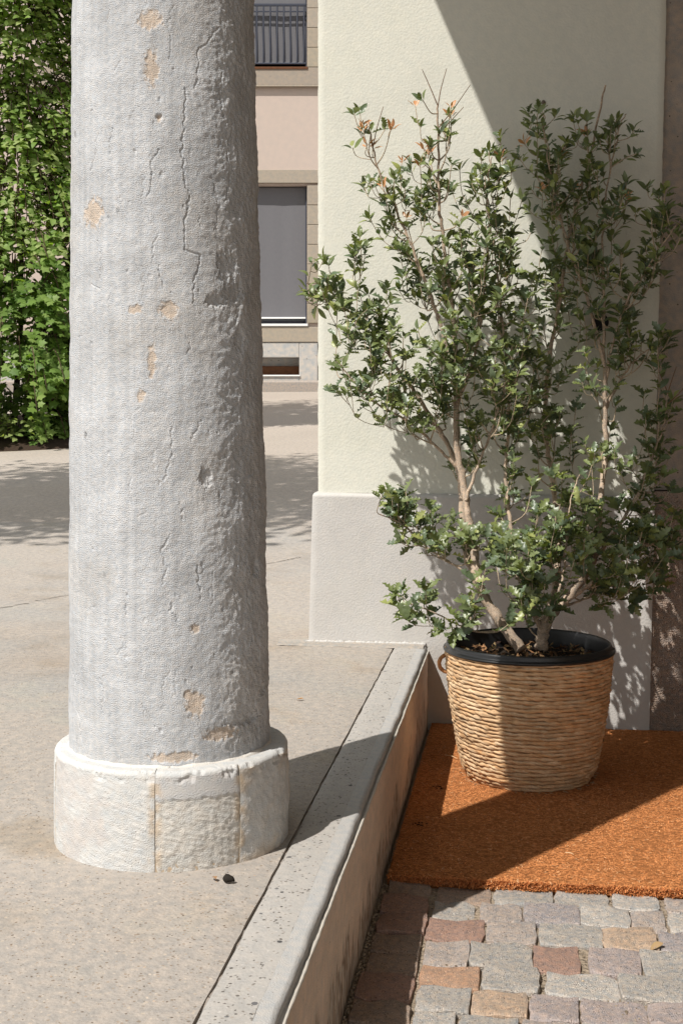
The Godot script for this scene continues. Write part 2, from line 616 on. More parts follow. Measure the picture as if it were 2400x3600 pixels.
	for j in ry + 1:
		var t := float(j) / ry
		var y := -0.0195 + (LOW - 0.01 + 0.0195) * t
		for i in rz + 1:
			var z := WALL_Z - 0.01 + (1.6 - WALL_Z) * i / rz
			var edge := 0.62 + 0.42 * n1.get_noise_2d(z * 3.0, 2.0) + 0.25 * n2.get_noise_2d(z * 16.0, y * 4.0)
			var s := n2.get_noise_2d(z * 110.0, y * 9.0)
			var s2 := n1.get_noise_2d(z * 40.0, y * 3.0 + 9.0)
			var k := 1.0 + 0.12 * n1.get_noise_2d(z * 5.0, y * 9.0) + 0.05 * s2
			var col := Color(0.74 * k, 0.59 * k, 0.47 * k)
			var worn := smoothstep(-0.05, 0.07, t - edge)
			var bare := Color(0.6, 0.52, 0.43)
			if s > 0.1:
				bare = Color(0.32, 0.22, 0.16)
			elif s2 > 0.22:
				bare = Color(0.7, 0.58, 0.47)
			col = col.lerp(bare, worn * smoothstep(-0.12, 0.1, absf(s) + 0.2 * s2))
			var x := -0.3515 - 0.001 * t + 0.003 * n1.get_noise_2d(z * 2.0, y * 8.0) - 0.0015 * worn
			g.add(V(x, y, z), col)
	g.grid(0, rz + 1, ry + 1, true)
	var riser := structure("riser", g.mesh(M.riser), "pinkish rendered riser below the kerb, worn to grey streaks")
	# the render's ragged top edge, thick enough to catch the sun
	g = Geo.new()
	var pts := PackedVector3Array()
	var rad := PackedFloat32Array()
	for i in 420:
		var z := WALL_Z + (1.6 - WALL_Z) * i / 419.0
		pts.append(V(-0.3508 + 0.0012 * n1.get_noise_2d(z * 8.0, 1.0), -0.0185 + 0.0015 * n2.get_noise_2d(z * 5.0, 4.0), z))
		rad.append(0.003 + 0.0013 * n2.get_noise_2d(z * 20.0, 8.0))
	g.tube(pts, rad, 7, Color.WHITE, 0.2, 5)
	part("render_edge", g.mesh(M.lip), riser)
	# grey screed along the foot of the wall
	g = Geo.new()
	for j in 6:
		for i in 60:
			var x := -0.9 + 0.535 * i / 59.0
			var z := WALL_Z + 0.068 * j / 5.0 + (0.006 * n1.get_noise_2d(x * 9.0, 2.0) if j == 5 else 0.0)
			g.add(V(x, (0.012 if j == 0 else 0.0045 - (0.004 if j == 5 else 0.0)) + 0.002 * n2.get_noise_2d(x * 30.0, z * 30.0), z), Color(1.0, 1.0, 1.0))
	g.grid(0, 60, 6, false)
	part("cement_strip", g.mesh(mat(0.47, 0.43, 0.385, 0.95, {"tex": tex.stain, "tri": 0.4, "height": tex.h_fine, "relief": 0.15})), kerb)


func sweep_kerb(g: Geo, prof: PackedVector2Array, nn: FastNoiseLite) -> void:
	var kz := 300
	var k := g.v.size()
	for j in kz + 1:
		var z := WALL_Z + 0.0 + (1.6 - WALL_Z) * j / kz
		var wob := 0.003 * nn.get_noise_2d(z * 3.0, 11.0)
		for p in prof.size():
			var x := prof[p].x + wob * (1.0 if p > 2 else 0.6) + 0.0006 * nn.get_noise_2d(z * 26.0, p * 0.4)
			var y := prof[p].y + 0.0006 * nn.get_noise_2d(z * 20.0, 40.0 + p * 0.3)
			var t := 1.0 + 0.12 * nn.get_noise_2d(z * 1.2, p * 0.3)
			g.add(V(x, y, z), Color(t, t, t))
	g.grid(k, prof.size(), kz + 1, false)


func cobble_mesh(s: int) -> ArrayMesh:
	var r := RandomNumberGenerator.new()
	r.seed = 900 + s
	var nn := noise(400 + s, 0.9, 2)
	var g := Geo.new()
	var m := 8
	var tilt := Vector2(r.randf_range(-0.05, 0.05), r.randf_range(-0.05, 0.05))
	var steps := [-1.0, -0.995, -0.95, -0.45, 0.0, 0.45, 0.95, 0.995, 1.0]
	for j in m + 1:
		for i in m + 1:
			var a: float = steps[i]
			var b: float = steps[j]
			var rim := i <= 0 or j <= 0 or i >= m or j >= m
			var near := i <= 1 or j <= 1 or i >= m - 1 or j >= m - 1
			# rounded corners, uneven sides
			var f := 1.0 - 0.05 * pow(absf(a * b), 4.0)
			var x := a * f * 0.5 + 0.04 * nn.get_noise_2d(a * 1.7 + 5.0, b * 1.7)
			var z := b * f * 0.5 + 0.04 * nn.get_noise_2d(a * 1.7, b * 1.7 + 9.0)
			var y := 0.24 * nn.get_noise_2d(a * 2.1 + 20.0, b * 2.1) + tilt.x * a + tilt.y * b + 0.03 * r.randf_range(-1, 1)
			y -= 0.01 * maxf(absf(a), absf(b)) * maxf(absf(a), absf(b))
			if near:
				y -= 0.06 + 0.14 * r.randf()
			if rim:
				y = -1.0
			g.add(V(x, y, z), Color.WHITE)
	g.grid(0, m + 1, m + 1, false)
	return g.mesh()


func build_cobbles() -> void:
	var nn := noise(71, 3.0, 3)
	var g := Geo.new()
	var nx := 90
	var nz := 90
	for j in nz + 1:
		var z := -5.6 + 8.1 * j / nz
		for i in nx + 1:
			var x := -0.36 + 4.2 * i / nx
			g.add(V(x, LOW - 0.0105 + 0.006 * nn.get_noise_2d(x * 3.0, z * 3.0), z), Color.WHITE)
	g.grid(0, nx + 1, nz + 1, false)
	var paving := structure("cobbled_ground", g.mesh(M.sand), "sandy bed of the lower ground, laid with granite cobbles")
	var shapes := []
	for s in 9:
		shapes.append(cobble_mesh(s))
	# rows as they lie: [back z, front z, then left x, right x and tone of each stone]
	var rows := [
		[-3.288, -3.191, [[-0.212, -0.084, "b"], [-0.075, 0.064, "g"], [0.070, 0.194, "g"], [0.205, 0.311, "l"], [0.326, 0.425, "p"], [0.434, 0.56, "g"], [0.57, 0.68, "l"], [0.69, 0.81, "p"]]],
		[-3.193, -3.079, [[-0.214, -0.120, "g"], [-0.105, -0.011, "p"], [-0.005, 0.120, "u"], [0.125, 0.236, "l"], [0.238, 0.315, "p"], [0.324, 0.43, "l"], [0.44, 0.56, "m"], [0.57, 0.7, "g"], [0.71, 0.82, "t"]]],
		[-3.081, -2.964, [[-0.221, -0.093, "r"], [-0.087, 0.023, "p"], [0.029, 0.166, "g"], [0.168, 0.285, "t"], [0.292, 0.405, "u"], [0.415, 0.54, "g"], [0.55, 0.66, "p"], [0.67, 0.8, "l"]]],
		[-2.960, -2.833, [[-0.218, -0.122, "p"], [-0.118, 0.011, "g"], [0.017, 0.114, "r"], [0.132, 0.239, "m"], [0.244, 0.38, "g"], [0.39, 0.5, "l"], [0.51, 0.63, "o"], [0.64, 0.76, "g"]]],
		[-2.829, -2.719, [[-0.218, -0.096, "o"], [-0.087, 0.026, "g"], [0.042, 0.186, "l"], [0.190, 0.365, "g"], [0.375, 0.49, "p"], [0.5, 0.62, "g"], [0.63, 0.75, "m"]]],
		[-2.714, -2.607, [[-0.215, -0.110, "g"], [-0.105, 0.003, "t"], [0.008, 0.102, "m"], [0.108, 0.232, "m"], [0.237, 0.350, "m"], [0.36, 0.47, "g"], [0.48, 0.6, "l"], [0.61, 0.73, "p"]]],
		[-2.602, -2.505, [[-0.213, -0.134, "l"], [-0.126, -0.016, "g"], [-0.007, 0.090, "p"], [0.105, 0.211, "g"], [0.216, 0.336, "u"], [0.345, 0.46, "l"], [0.47, 0.59, "g"], [0.6, 0.72, "p"]]],
	]
	var tones := ["g", "g", "l", "p", "u", "m", "g", "t", "b", "r"]
	for k in 6:   # further rows towards the viewer, below the frame
		var z1 := -2.499 + 0.112 * k
		var row := []
		var x := -0.216
		while x < 0.72:
			var w := rng.randf_range(0.09, 0.14)
			row.append([x, x + w, tones[rng.randi() % tones.size()]])
			x += w + rng.randf_range(0.006, 0.012)
		rows.append([z1, z1 + 0.106, row])
	for row in rows:   # on to the right, beyond the frame
		var x: float = row[2][row[2].size() - 1][1] + 0.009
		while x < 1.5:
			var w := rng.randf_range(0.09, 0.14)
			row[2].append([x, x + w, tones[rng.randi() % tones.size()]])
			x += w + rng.randf_range(0.006, 0.012)
	for row in rows:
		for st in row[2]:
			lay_cobble(paving, shapes, st[0], st[1], row[0], row[1], st[2])
	# the straight border course against the riser
	var zb := -3.283
	for st in [[0.078, "b"], [0.118, "r"], [0.11, "r"], [0.106, "b"], [0.11, "b"], [0.122, "r"], [0.108, "b"], [0.11, "g"], [0.115, "b"], [0.105, "r"], [0.12, "g"], [0.11, "b"], [0.112, "r"]]:
		lay_cobble(paving, shapes, -0.34 + rng.randf_range(-0.004, 0.008), -0.226 + rng.randf_range(-0.004, 0.004), zb + 0.001, zb + st[0] - 0.009, st[1])
		zb += st[0]
	# grit and bits of stalk caught in the joints
	var mm := MultiMesh.new()
	mm.transform_format = MultiMesh.TRANSFORM_3D
	mm.use_colors = true
	var grit := Geo.new()
	grit.box(V(-0.5, -0.3, -0.5), V(0.5, 0.3, 0.5), 0.2)
	mm.mesh = grit.mesh(M.fibre)
	mm.instance_count = 2600
	for i in 2600:
		var p := V(rng.randf_range(-0.345, 0.75), LOW - 0.007, rng.randf_range(-3.3, -1.9))
		if i % 3 == 0:
			p.x = rng.randf_range(-0.35, -0.335)
		var s := rng.randf_range(0.002, 0.006)
		var b := Basis.from_euler(V(rng.randf() * 6.0, rng.randf() * 6.0, rng.randf() * 6.0)).scaled(V(s, s, s * rng.randf_range(0.6, 1.8)))
		mm.set_instance_transform(i, Transform3D(b, p))
		var t := rng.randf_range(0.12, 0.5)
		mm.set_instance_color(i, Color(t, t * 0.8, t * 0.58))
	var mi := MultiMeshInstance3D.new()
	mi.name = "grit"
	mi.multimesh = mm
	mi.set_meta("kind", "stuff")
	paving.add_child(mi, true)


func lay_cobble(paving: Node3D, shapes: Array, x0: float, x1: float, z0: float, z1: float, tone: String) -> void:
	var o := part("cobblestone", shapes[rng.randi() % shapes.size()], paving, M.cobble[tone])
	var fx := -1.0 if rng.randf() < 0.5 else 1.0
	o.transform = Transform3D(Basis.from_euler(V(0, (PI if fx < 0 else 0.0) + rng.randf_range(-0.035, 0.035), 0)) * Basis.from_scale(V((x1 - x0) * 1.03, 0.034, (z1 - z0) * 1.03)), V((x0 + x1) * 0.5, LOW + rng.randf_range(-0.005, 0.005), (z0 + z1) * 0.5))


# ---------------------------------------------------------------- arcade above and beside the frame
func build_arcade() -> void:
	var t := thing("arcade_roof", "stone beam and ceiling of the arcade carried by the column, above the view", "roof")
	var g := Geo.new()
	g.box(V(-0.885, 3.65, -4.9), V(-0.45, 4.05, 1.2), 0.01)
	part("beam", g.mesh(M.roof), t)
	g = Geo.new()
	g.box(V(-0.448, 3.72, -4.9), V(3.4, 3.9, 1.2), 0.01)
	part("ceiling", g.mesh(M.roof), t)
	var w := thing("neighbouring_wall", "shaded stone house wall along the arcade, right of the view", "wall")
	g = Geo.new()
	g.box(V(3.1, LOW - 0.02, -4.85), V(3.4, 3.715, 1.2), 0.01)
	part("wall_face", g.mesh(M.neighbour), w)


# ---------------------------------------------------------------- plaster wall with plinth, stone jamb
func wall_right(y: float) -> float:
	return 0.436 + 0.0238 * (y + 0.2)


func build_wall() -> void:
	var t := thing("plaster_wall", "cream rendered wall with white plinth behind the potted shrub", "wall", V(0, 0, WALL_Z))
	var nn := noise(201, 1.6, 3)
	var n2 := noise(202, 6.0, 3)
	var g := Geo.new()
	var nx := 90
	var ny := 210
	var y0 := 0.552
	var y1 := 3.9
	for j in ny + 1:
		var y := y1 + (y0 - y1) * j / ny
		var xr := wall_right(y) + 0.0025 * n2.get_noise_2d(y * 3.0, 4.0)
		var xl := -0.76 + 0.002 * n2.get_noise_2d(y * 3.0, 9.0)
		for i in nx + 1:
			var x := xl + (xr - xl) * i / nx
			var e := 0.006 if i == 0 or i == nx else 0.0
			var k := 1.0 + 0.05 * nn.get_noise_2d(x * 1.5, y * 1.5) + 0.03 * n2.get_noise_2d(x, y)
			g.add(V(x, y, -0.022 - e + 0.0035 * nn.get_noise_2d(x, y)), Color(k, k, k * (1.0 + 0.02 * nn.get_noise_2d(x + 30.0, y))))
	g.grid(0, nx + 1, ny + 1, false)
	# returns on both sides
	for sd in [0, 1]:
		var k0 := g.v.size()
		for j in ny + 1:
			var q := g.v[j * (nx + 1) + (nx if sd else 0)]
			g.add(q)
			g.add(V(q.x, q.y, -0.05 if sd else -0.6))
		g.grid(k0, 2, ny + 1, sd == 0)
	part("wall_face", g.mesh(M.wall), t)
	# plinth: slightly battered, its top edge rounded off
	g = Geo.new()
	var prof := []
	for q in 7:
		var a := PI / 2 * q / 6.0
		prof.append([0.552 - 0.014 * (1.0 - cos(a)), -0.026 + 0.026 * sin(a)])
	for q in 70:
		prof.append([0.536 - 0.9 * q / 69.0, 0.0])
	var m := prof.size()
	nx = 100
	for j in m:
		var y: float = prof[j][0]
		var d: float = prof[j][1]
		var xl := -0.777 - 0.026 * (0.552 - y) - d * 0.4 + (0.01 if d < -0.02 else 0.0)
		var xr := wall_right(y) + 0.002 * n2.get_noise_2d(y * 5.0, 14.0)
		for i in nx + 1:
			var x := xl + (xr - xl) * i / nx
			var k := 1.0 + 0.06 * nn.get_noise_2d(x * 2.0, y * 2.0) + 0.035 * n2.get_noise_2d(x * 1.5, y * 1.5)
			g.add(V(x, y + 0.002 * n2.get_noise_2d(x, 3.0), d + 0.003 * nn.get_noise_2d(x * 1.4, y * 1.4) - (0.005 if i == 0 or i == nx else 0.0)), Color(k, k * 0.995, k * (0.99 + 0.02 * nn.get_noise_2d(x, y + 9.0))))
	g.grid(0, nx + 1, m, false)
	for sd in [0, 1]:
		var k0 := g.v.size()
		for j in m:
			var q := g.v[j * (nx + 1) + (nx if sd else 0)]
			g.add(q)
			g.add(V(q.x, q.y, -0.05 if sd else -0.62))
		g.grid(k0, 2, m, sd == 0)
	part("plinth", g.mesh(M.plinth), t)
	# ragged fillet of white cement where the plinth meets the terrace
	g = Geo.new()
	var pts := PackedVector3Array()
	var rad := PackedFloat32Array()
	for i in 110:
		var x := -0.8 + 0.44 * i / 109.0
		pts.append(V(x, 0.006 + 0.003 * n2.get_noise_2d(x * 9.0, 2.0), 0.004))
		rad.append(0.0055 + 0.003 * n2.get_noise_2d(x * 12.0, 5.0))
	g.tube(pts, rad, 7, Color.WHITE, 0.15, 3)
	part("cement_fillet", g.mesh(M.plinth), t)
	g = Geo.new()
	g.box(V(-0.7, -0.35, -0.58), V(0.4, 3.85, -0.07))
	part("wall_core", g.mesh(M.plinth), t)
	# stone jamb on the right
	var s := thing("stone_jamb", "brown grey dressed stone jamb at the right end of the cream wall", "stone jamb", V(0, 0, WALL_Z))
	var courses := [[LOW - 0.03, 0.568, true, 0.0], [0.572, 1.517, false, 0.002], [1.521, 2.6, false, 0.0], [2.604, 3.7, false, 0.001]]
	for cs in courses:
		g = Geo.new()
		var cx := 70
		var cy := 60
		for j in cy + 1:
			var y: float = cs[1] + (cs[0] - cs[1]) * j / cy
			for i in cx + 1:
				var x := 0.40 + 2.69 * i / cx
				var e := 0.004 if j == 0 or j == cy else 0.0
				var k := 1.0 + 0.16 * nn.get_noise_2d(x * 2.0, y * 2.0) + 0.1 * n2.get_noise_2d(x * 1.4, y * 1.4)
				if cs[2]:
					k *= lerpf(1.0, 0.86, smoothstep(-0.2, 0.35, nn.get_noise_2d(x * 3.0 + 7.0, y * 3.0)))
				g.add(V(x, y, (-0.013 if cs[2] else -0.036) - e + cs[3] + 0.0015 * n2.get_noise_2d(x, y)), Color(k, k * 0.985, k * 0.96))
		g.grid(0, cx + 1, cy + 1, false)
		g.box(V(0.405, cs[0] + 0.001, -0.5), V(3.09, cs[1] - 0.001, -0.045))
		part("stone_block", g.mesh(M.jamb_rough if cs[2] else M.jamb), s)


# ---------------------------------------------------------------- the column
func build_column() -> void:
	var t := thing("stone_column", "weathered pale grey stone column on a round white stone base", "column", V(-0.7215, 0, -2.7006))
	var fwd := V(0.261, 0, 0.965)
	var rt := V(0.965, 0, -0.261)
	# columns of points: close together on the half that can be seen, wide apart behind
	var nf := 520
	var nu := nf + 60
	var y0 := 0.18
	var y1 := 1.86
	var nv := 1050
	var du := 3.4 / nf
	var phis := PackedFloat32Array()
	for i in nu + 1:
		phis.append(-1.7 + du * i if i <= nf else 1.7 + (TAU - 3.4) * (i - nf) / 60.0)
	var dv := (y1 - y0) / nv
	var depth := PackedFloat32Array()
	depth.resize(nu * (nv + 1))
	var tan_ := PackedFloat32Array()
	tan_.resize(nu * (nv + 1))
	var dirt := PackedFloat32Array()
	dirt.resize(nu * (nv + 1))
	var nn := noise(301, 1.0, 3)
	var r := RandomNumberGenerator.new()
	r.seed = 3344
	# cracks: [angle from the front, height] along each; the placed ones first, then small random ones
	var cracks := CRACKS.duplicate()
	for q in 26:
		var p := Vector2(r.randf_range(-1.6, 1.6), r.randf_range(0.25, 1.85))
		var l := []
		for k in r.randi_range(2, 5):
			l.append(p)
			p += Vector2(r.randf_range(-0.07, 0.07), -r.randf_range(0.008, 0.03))
		cracks.append(l)
	var ci := 0
	for l in cracks:
		var wide := 0.0013 if ci < CRACKS.size() else r.randf_range(0.0006, 0.0011)
		var deep := r.randf_range(0.0008, 0.0022) if ci < CRACKS.size() else r.randf_range(0.0006, 0.0018)
		for k in l.size() - 1:
			var a: Vector2 = l[k]
			var b: Vector2 = l[k + 1]
			var steps := int(ceil(maxf(absf(b.x - a.x) * 0.2, absf(b.y - a.y)) / 0.001))
			for sidx in steps + 1:
				var p := a.lerp(b, float(sidx) / maxi(steps, 1))
				var jx := 0.03 * nn.get_noise_2d(p.y * 55.0, ci * 7.0) + 0.012 * nn.get_noise_2d(p.y * 220.0, ci * 7.0)
				var ww := wide * clampf(0.35 + 3.2 * absf(nn.get_noise_2d(p.y * 30.0, ci * 3.0 + 50.0)), 0.3, 2.2)
				stamp(depth, nu, nv, p.x + jx, (p.y - y0) / dv, ww / (0.2 * du), ww / dv, deep, du)
		ci += 1
	# knocked-out dents and pits
	for d in DENTS:
		blot(depth, nu, nv, d, 0.0048, y0, dv, du, nn, 1.0)
	for q in 260:
		var sz := r.randf_range(0.001, 0.0045)
		blot(depth, nu, nv, [r.randf_range(-1.6, 1.6), r.randf_range(0.2, 1.85), sz * 5.0, sz * r.randf_range(0.7, 2.0)], r.randf_range(0.0006, 0.002), y0, dv, du, nn, 1.0)
	# bare tan patches where the grey skin has come off
	for d in PATCHES:
		blot(tan_, nu, nv, d, 1.0, y0, dv, du, nn, 1.4)
		blot(depth, nu, nv, d, 0.002, y0, dv, du, nn, 1.2)
	for q in 30:
		var sz := r.randf_range(0.002, 0.007)
		blot(dirt, nu, nv, [r.randf_range(-1.6, 1.6), r.randf_range(0.2, 1.85), sz * 5.0, sz * r.randf_range(0.8, 2.5)], r.randf_range(0.3, 0.9), y0, dv, du, nn, 1.0)
	var big := noise(302, 2.2, 4)
	var small := noise(303, 18.0, 3)
	var tiny := noise(305, 70.0, 2)
	var streak := noise(304, 1.0, 3)
	var g := Geo.new()
	var rows := nv + 21
	for j in rows:
		var y := y1 - dv * j if j <= nv else y0
		if j > nv:
			continue
		var rr := 0.2068 - 0.0108 * (y - 0.19)
		if y < 0.7:
			rr = 0.2050 - 0.0070 * (y - 0.19)
		else:
			rr = 0.2014 - 0.0152 * (y - 0.7)
		var cx := -0.0085 - 0.0098 * (y - 0.19)
		var jj := nv - j
		for i in nu + 1:
			var ph := phis[i]
			var ii := i % nu
			var c := cos(ph)
			var s := sin(ph)
			var q := V(c * 0.2, y, s * 0.2)
			var b := big.get_noise_3dv(q * 3.0)
			var f := small.get_noise_3dv(q)
			var ti := tiny.get_noise_3dv(q)
			var k := jj * nu + ii
			var ruff := 0.5 + smoothstep(0.2, 1.0, ph + 0.25 * b)
			var rad := rr + 0.0035 * b + 0.0017 * f * ruff + 0.0011 * ti * ruff - depth[k]
			var tn := tan_[k]
			var st := streak.get_noise_2d(ph * 9.0, y * 1.6)
			var lum := 0.585 * (1.0 + 0.15 * b + 0.07 * f + 0.14 * st)
			var warm := smoothstep(0.05, 0.4, big.get_noise_3dv(q * 1.7 + V(9, 3, 1)))
			var col := Color(lum * 0.95, lum * 0.97, lum * 1.0).lerp(Color(lum * 1.0, lum * 0.96, lum * 0.91), 0.35 * warm)
			col = col.lerp(Color(0.62, 0.51, 0.41) * (1.0 + 0.25 * f), clampf(tn, 0.0, 1.0) * 0.85)
			col = col.lerp(Color(0.11, 0.09, 0.07), clampf(dirt[k] - 0.25, 0.0, 1.0) * 0.75)
			g.add(V(cx, 0, 0) + fwd * (c * rad) + rt * (s * rad) + V(0, y, 0), col, Vector2(ph / TAU, -y / 3.46))
	g.grid(0, nu + 1, nv + 1, true)
	# plain upper length, above the view
	var k0 := g.v.size()
	var top := 3.66
	for j in 12:
		var y := top + (y1 - top) * j / 11.0
		for i in 121:
			var ph := TAU * i / 120.0
			var rad := 0.2014 - 0.0152 * (y - 0.7)
			g.add(V(-0.0085 - 0.0098 * (y - 0.19), y, 0) + fwd * (cos(ph) * rad) + rt * (sin(ph) * rad), Color(0.68, 0.68, 0.68), Vector2(ph / TAU, -y / 3.46))
	g.grid(k0, 121, 12, true)
	part("shaft", g.mesh(M.column), t)
	# base drum: separate stones with mortar between
	var joints := [-2.9, -1.35, -0.14, 0.571, 1.75, -2.9 + TAU]
	for q in 5:
		build_base_stone(t, joints[q] + 0.0025, joints[q + 1] - 0.0025, q, fwd, rt)
	g = Geo.new()
	g.lathe(PackedVector2Array([Vector2(0.05, 0.172), Vector2(0.222, 0.178), Vector2(0.2285, 0.17), Vector2(0.2306, 0.0)]), 96, Color.WHITE)
	var bed := part("mortar", g.mesh(M.mortar), t)
	bed.scale = V(1.028, 1.0, 1.028)
	bed.position = V(-0.004, 0, 0)
	# ragged mortar around the foot of the shaft
	g = Geo.new()
	var pts := PackedVector3Array()
	var rad2 := PackedFloat32Array()
	for i in 181:
		var a := TAU * i / 180.0
		pts.append(fwd * (cos(a) * 0.203) + rt * (sin(a) * 0.203) + V(-0.0085, 0.186, 0))
		rad2.append(0.008 + 0.004 * nn.get_noise_2d(cos(a) * 3.0, sin(a) * 3.0))
	g.tube(pts, rad2, 7, Color(0.72, 0.69, 0.64), 0.05, 9, 0.04)
	part("mortar_ring", g.mesh(M.base_smooth), t)


func stamp(buf: PackedFloat32Array, nu: int, nv: int, ph: float, row: float, ru: float, rv: float, deep: float, du: float) -> void:
	var cu := (ph + 1.7) / du
	for j in range(maxi(0, int(row - rv - 1)), mini(nv, int(row + rv + 2)) + 1):
		for i in range(int(cu - ru - 1), int(cu + ru + 2)):
			var d := pow((i - cu) / maxf(ru, 0.8), 2.0) + pow((j - row) / maxf(rv, 0.8), 2.0)
			if d < 1.0:
				var k := j * nu + posmod(i, nu)
				buf[k] = maxf(buf[k], deep * (1.0 - d * d))


func blot(buf: PackedFloat32Array, nu: int, nv: int, d: Array, deep: float, y0: float, dv: float, du: float, nn: FastNoiseLite, hard: float) -> void:
	var cu: float = (d[0] + 1.7) / du
	var cv: float = (d[1] - y0) / dv
	var ru: float = d[2] / du
	var rv: float = d[3] / dv
	for j in range(maxi(0, int(cv - rv * 1.5)), mini(nv, int(cv + rv * 1.5)) + 1):
		for i in range(int(cu - ru * 1.5), int(cu + ru * 1.5) + 1):
			var e := sqrt(pow((i - cu) / maxf(ru, 0.7), 2.0) + pow((j - cv) / maxf(rv, 0.7), 2.0))
			e += 0.5 * nn.get_noise_2d(i * 0.09 + cu, j * 0.09) + 0.22 * nn.get_noise_2d(i * 0.4, j * 0.4 + cv)
			if e < 1.0:
				var k := j * nu + posmod(i, nu)
				buf[k] = maxf(buf[k], deep * clampf((1.0 - e) * 2.2 * hard, 0.0, 1.0))


func build_base_stone(t: Node3D, a0: float, a1: float, q: int, fwd: Vector3, rt: Vector3) -> void:
	var g := Geo.new()
	var na := int((a1 - a0) / 0.0125)
	var nn := noise(340 + q, 5.0, 4)
	var n2 := noise(350 + q, 24.0, 3)
	var n3 := noise(360 + q, 80.0, 2)
	# profile from the shaft outwards over the rim and down: [radius, height]
	var prof := []
	for k in 8:
		prof.append([0.19 + 0.033 * k / 7.0, 0.19])
	for k in 6:
		var a := PI / 2 * (k + 1) / 6.0
		prof.append([0.222 + 0.0105 * sin(a), 0.1795 + 0.0105 * cos(a)])
	for k in 64:
		prof.append([0.2325 + 0.002 * sin(PI * k / 63.0), 0.179 - 0.185 * k / 63.0])
	for k in prof.size():
		for i in na + 1:
			var a := a0 + (a1 - a0) * i / na
			var y: float = prof[k][1]
			var rad: float = prof[k][0]
			var p := V(cos(a) * 0.23, y, sin(a) * 0.23)
			var b := nn.get_noise_3dv(p)
			var f := n2.get_noise_3dv(p)
			var e := n3.get_noise_3dv(p)
			var edge := minf(i, na - i) / 3.0
			var inset := 0.001 * pow(maxf(0.0, 1.0 - edge), 2.0)
			var lum := 0.65 * (1.0 + 0.07 * b + 0.04 * f)
			var col := Color(lum * 0.97, lum * 0.97, lum * 0.95)
			var out := 0.0
			if q == 2 and y < 0.18:   # picked face below a smooth repaired band
				var low := 0.137 + 0.006 * nn.get_noise_2d(a * 3.0, 7.0)
				if y < low:
					out += -0.0016 + 0.0004 * sin((a * 46.0 + y * 620.0) + 9.0 * b) * clampf(0.6 + 2.0 * f, 0.0, 1.2) + 0.0016 * e + 0.0012 * f
					col = Color(lum * 0.96, lum * 0.925, lum * 0.86)
				else:
					col = Color(0.58, 0.57, 0.56) * (1.0 + 0.05 * b)
			elif y < 0.18:
				out += 0.0014 * b + 0.0009 * f + 0.0007 * e
				if q == 1:
					var pink := smoothstep(0.0, 0.25, nn.get_noise_3dv(p * 1.3 + V(4, 0, 0)) + (0.2 if y > 0.12 else 0.0))
					col = col.lerp(Color(0.56, 0.51, 0.48), pink * 0.5)
					out += 0.0004 * sin(y * 560.0 + a * 30.0 + 8.0 * b) * (1.0 - pink) * clampf(3.0 * f + 0.4, 0.0, 1.0)
				if q == 3:
					out += 0.0022 * b + 0.0016 * f
					col = col.lerp(Color(0.56, 0.5, 0.43) * (1.0 + 0.3 * f), smoothstep(-0.1, 0.35, b + 0.3 * f))
			if y > 0.17:
				out += -0.004 * smoothstep(0.1, 0.5, f + 0.4 * e)
				y += 0.0015 * f - 0.004 * smoothstep(0.25, 0.6, b + 0.5 * f) * (1.0 if k > 4 else 0.0)
			# rusty limewater along the joints
			var rust := smoothstep(6.0, 1.0, minf(i, na - i)) * smoothstep(-0.1, 0.3, f + 0.2)
			if y < 0.17 and q in [2, 3, 1]:
				col = col.lerp(Color(0.56, 0.42, 0.27), rust * 0.6)
			rad += out - inset
			g.add(fwd * (cos(a) * rad) + rt * (sin(a) * rad) + V(0, y, 0), col, Vector2(a * 0.23, y))
	g.grid(0, na + 1, prof.size(), false)
	# the two hidden sides, so the joints have depth
	for sd in [0, 1]:
		var k0 := g.v.size()
		for k in prof.size():
			var p := g.v[k * (na + 1) + (na if sd else 0)]
			g.add(p, Color(0.5, 0.44, 0.36))
			g.add(V(p.x * 0.93, p.y - 0.008, p.z * 0.93), Color(0.5, 0.44, 0.36))
		g.grid(k0, 2, prof.size(), sd == 1)
	var o := part("base_stone", g.mesh(M.base if q in [2, 1] else M.base_smooth), t)
	o.scale = V(1.028, 1.0, 1.028)
	o.position = V(-0.004, 0, 0)


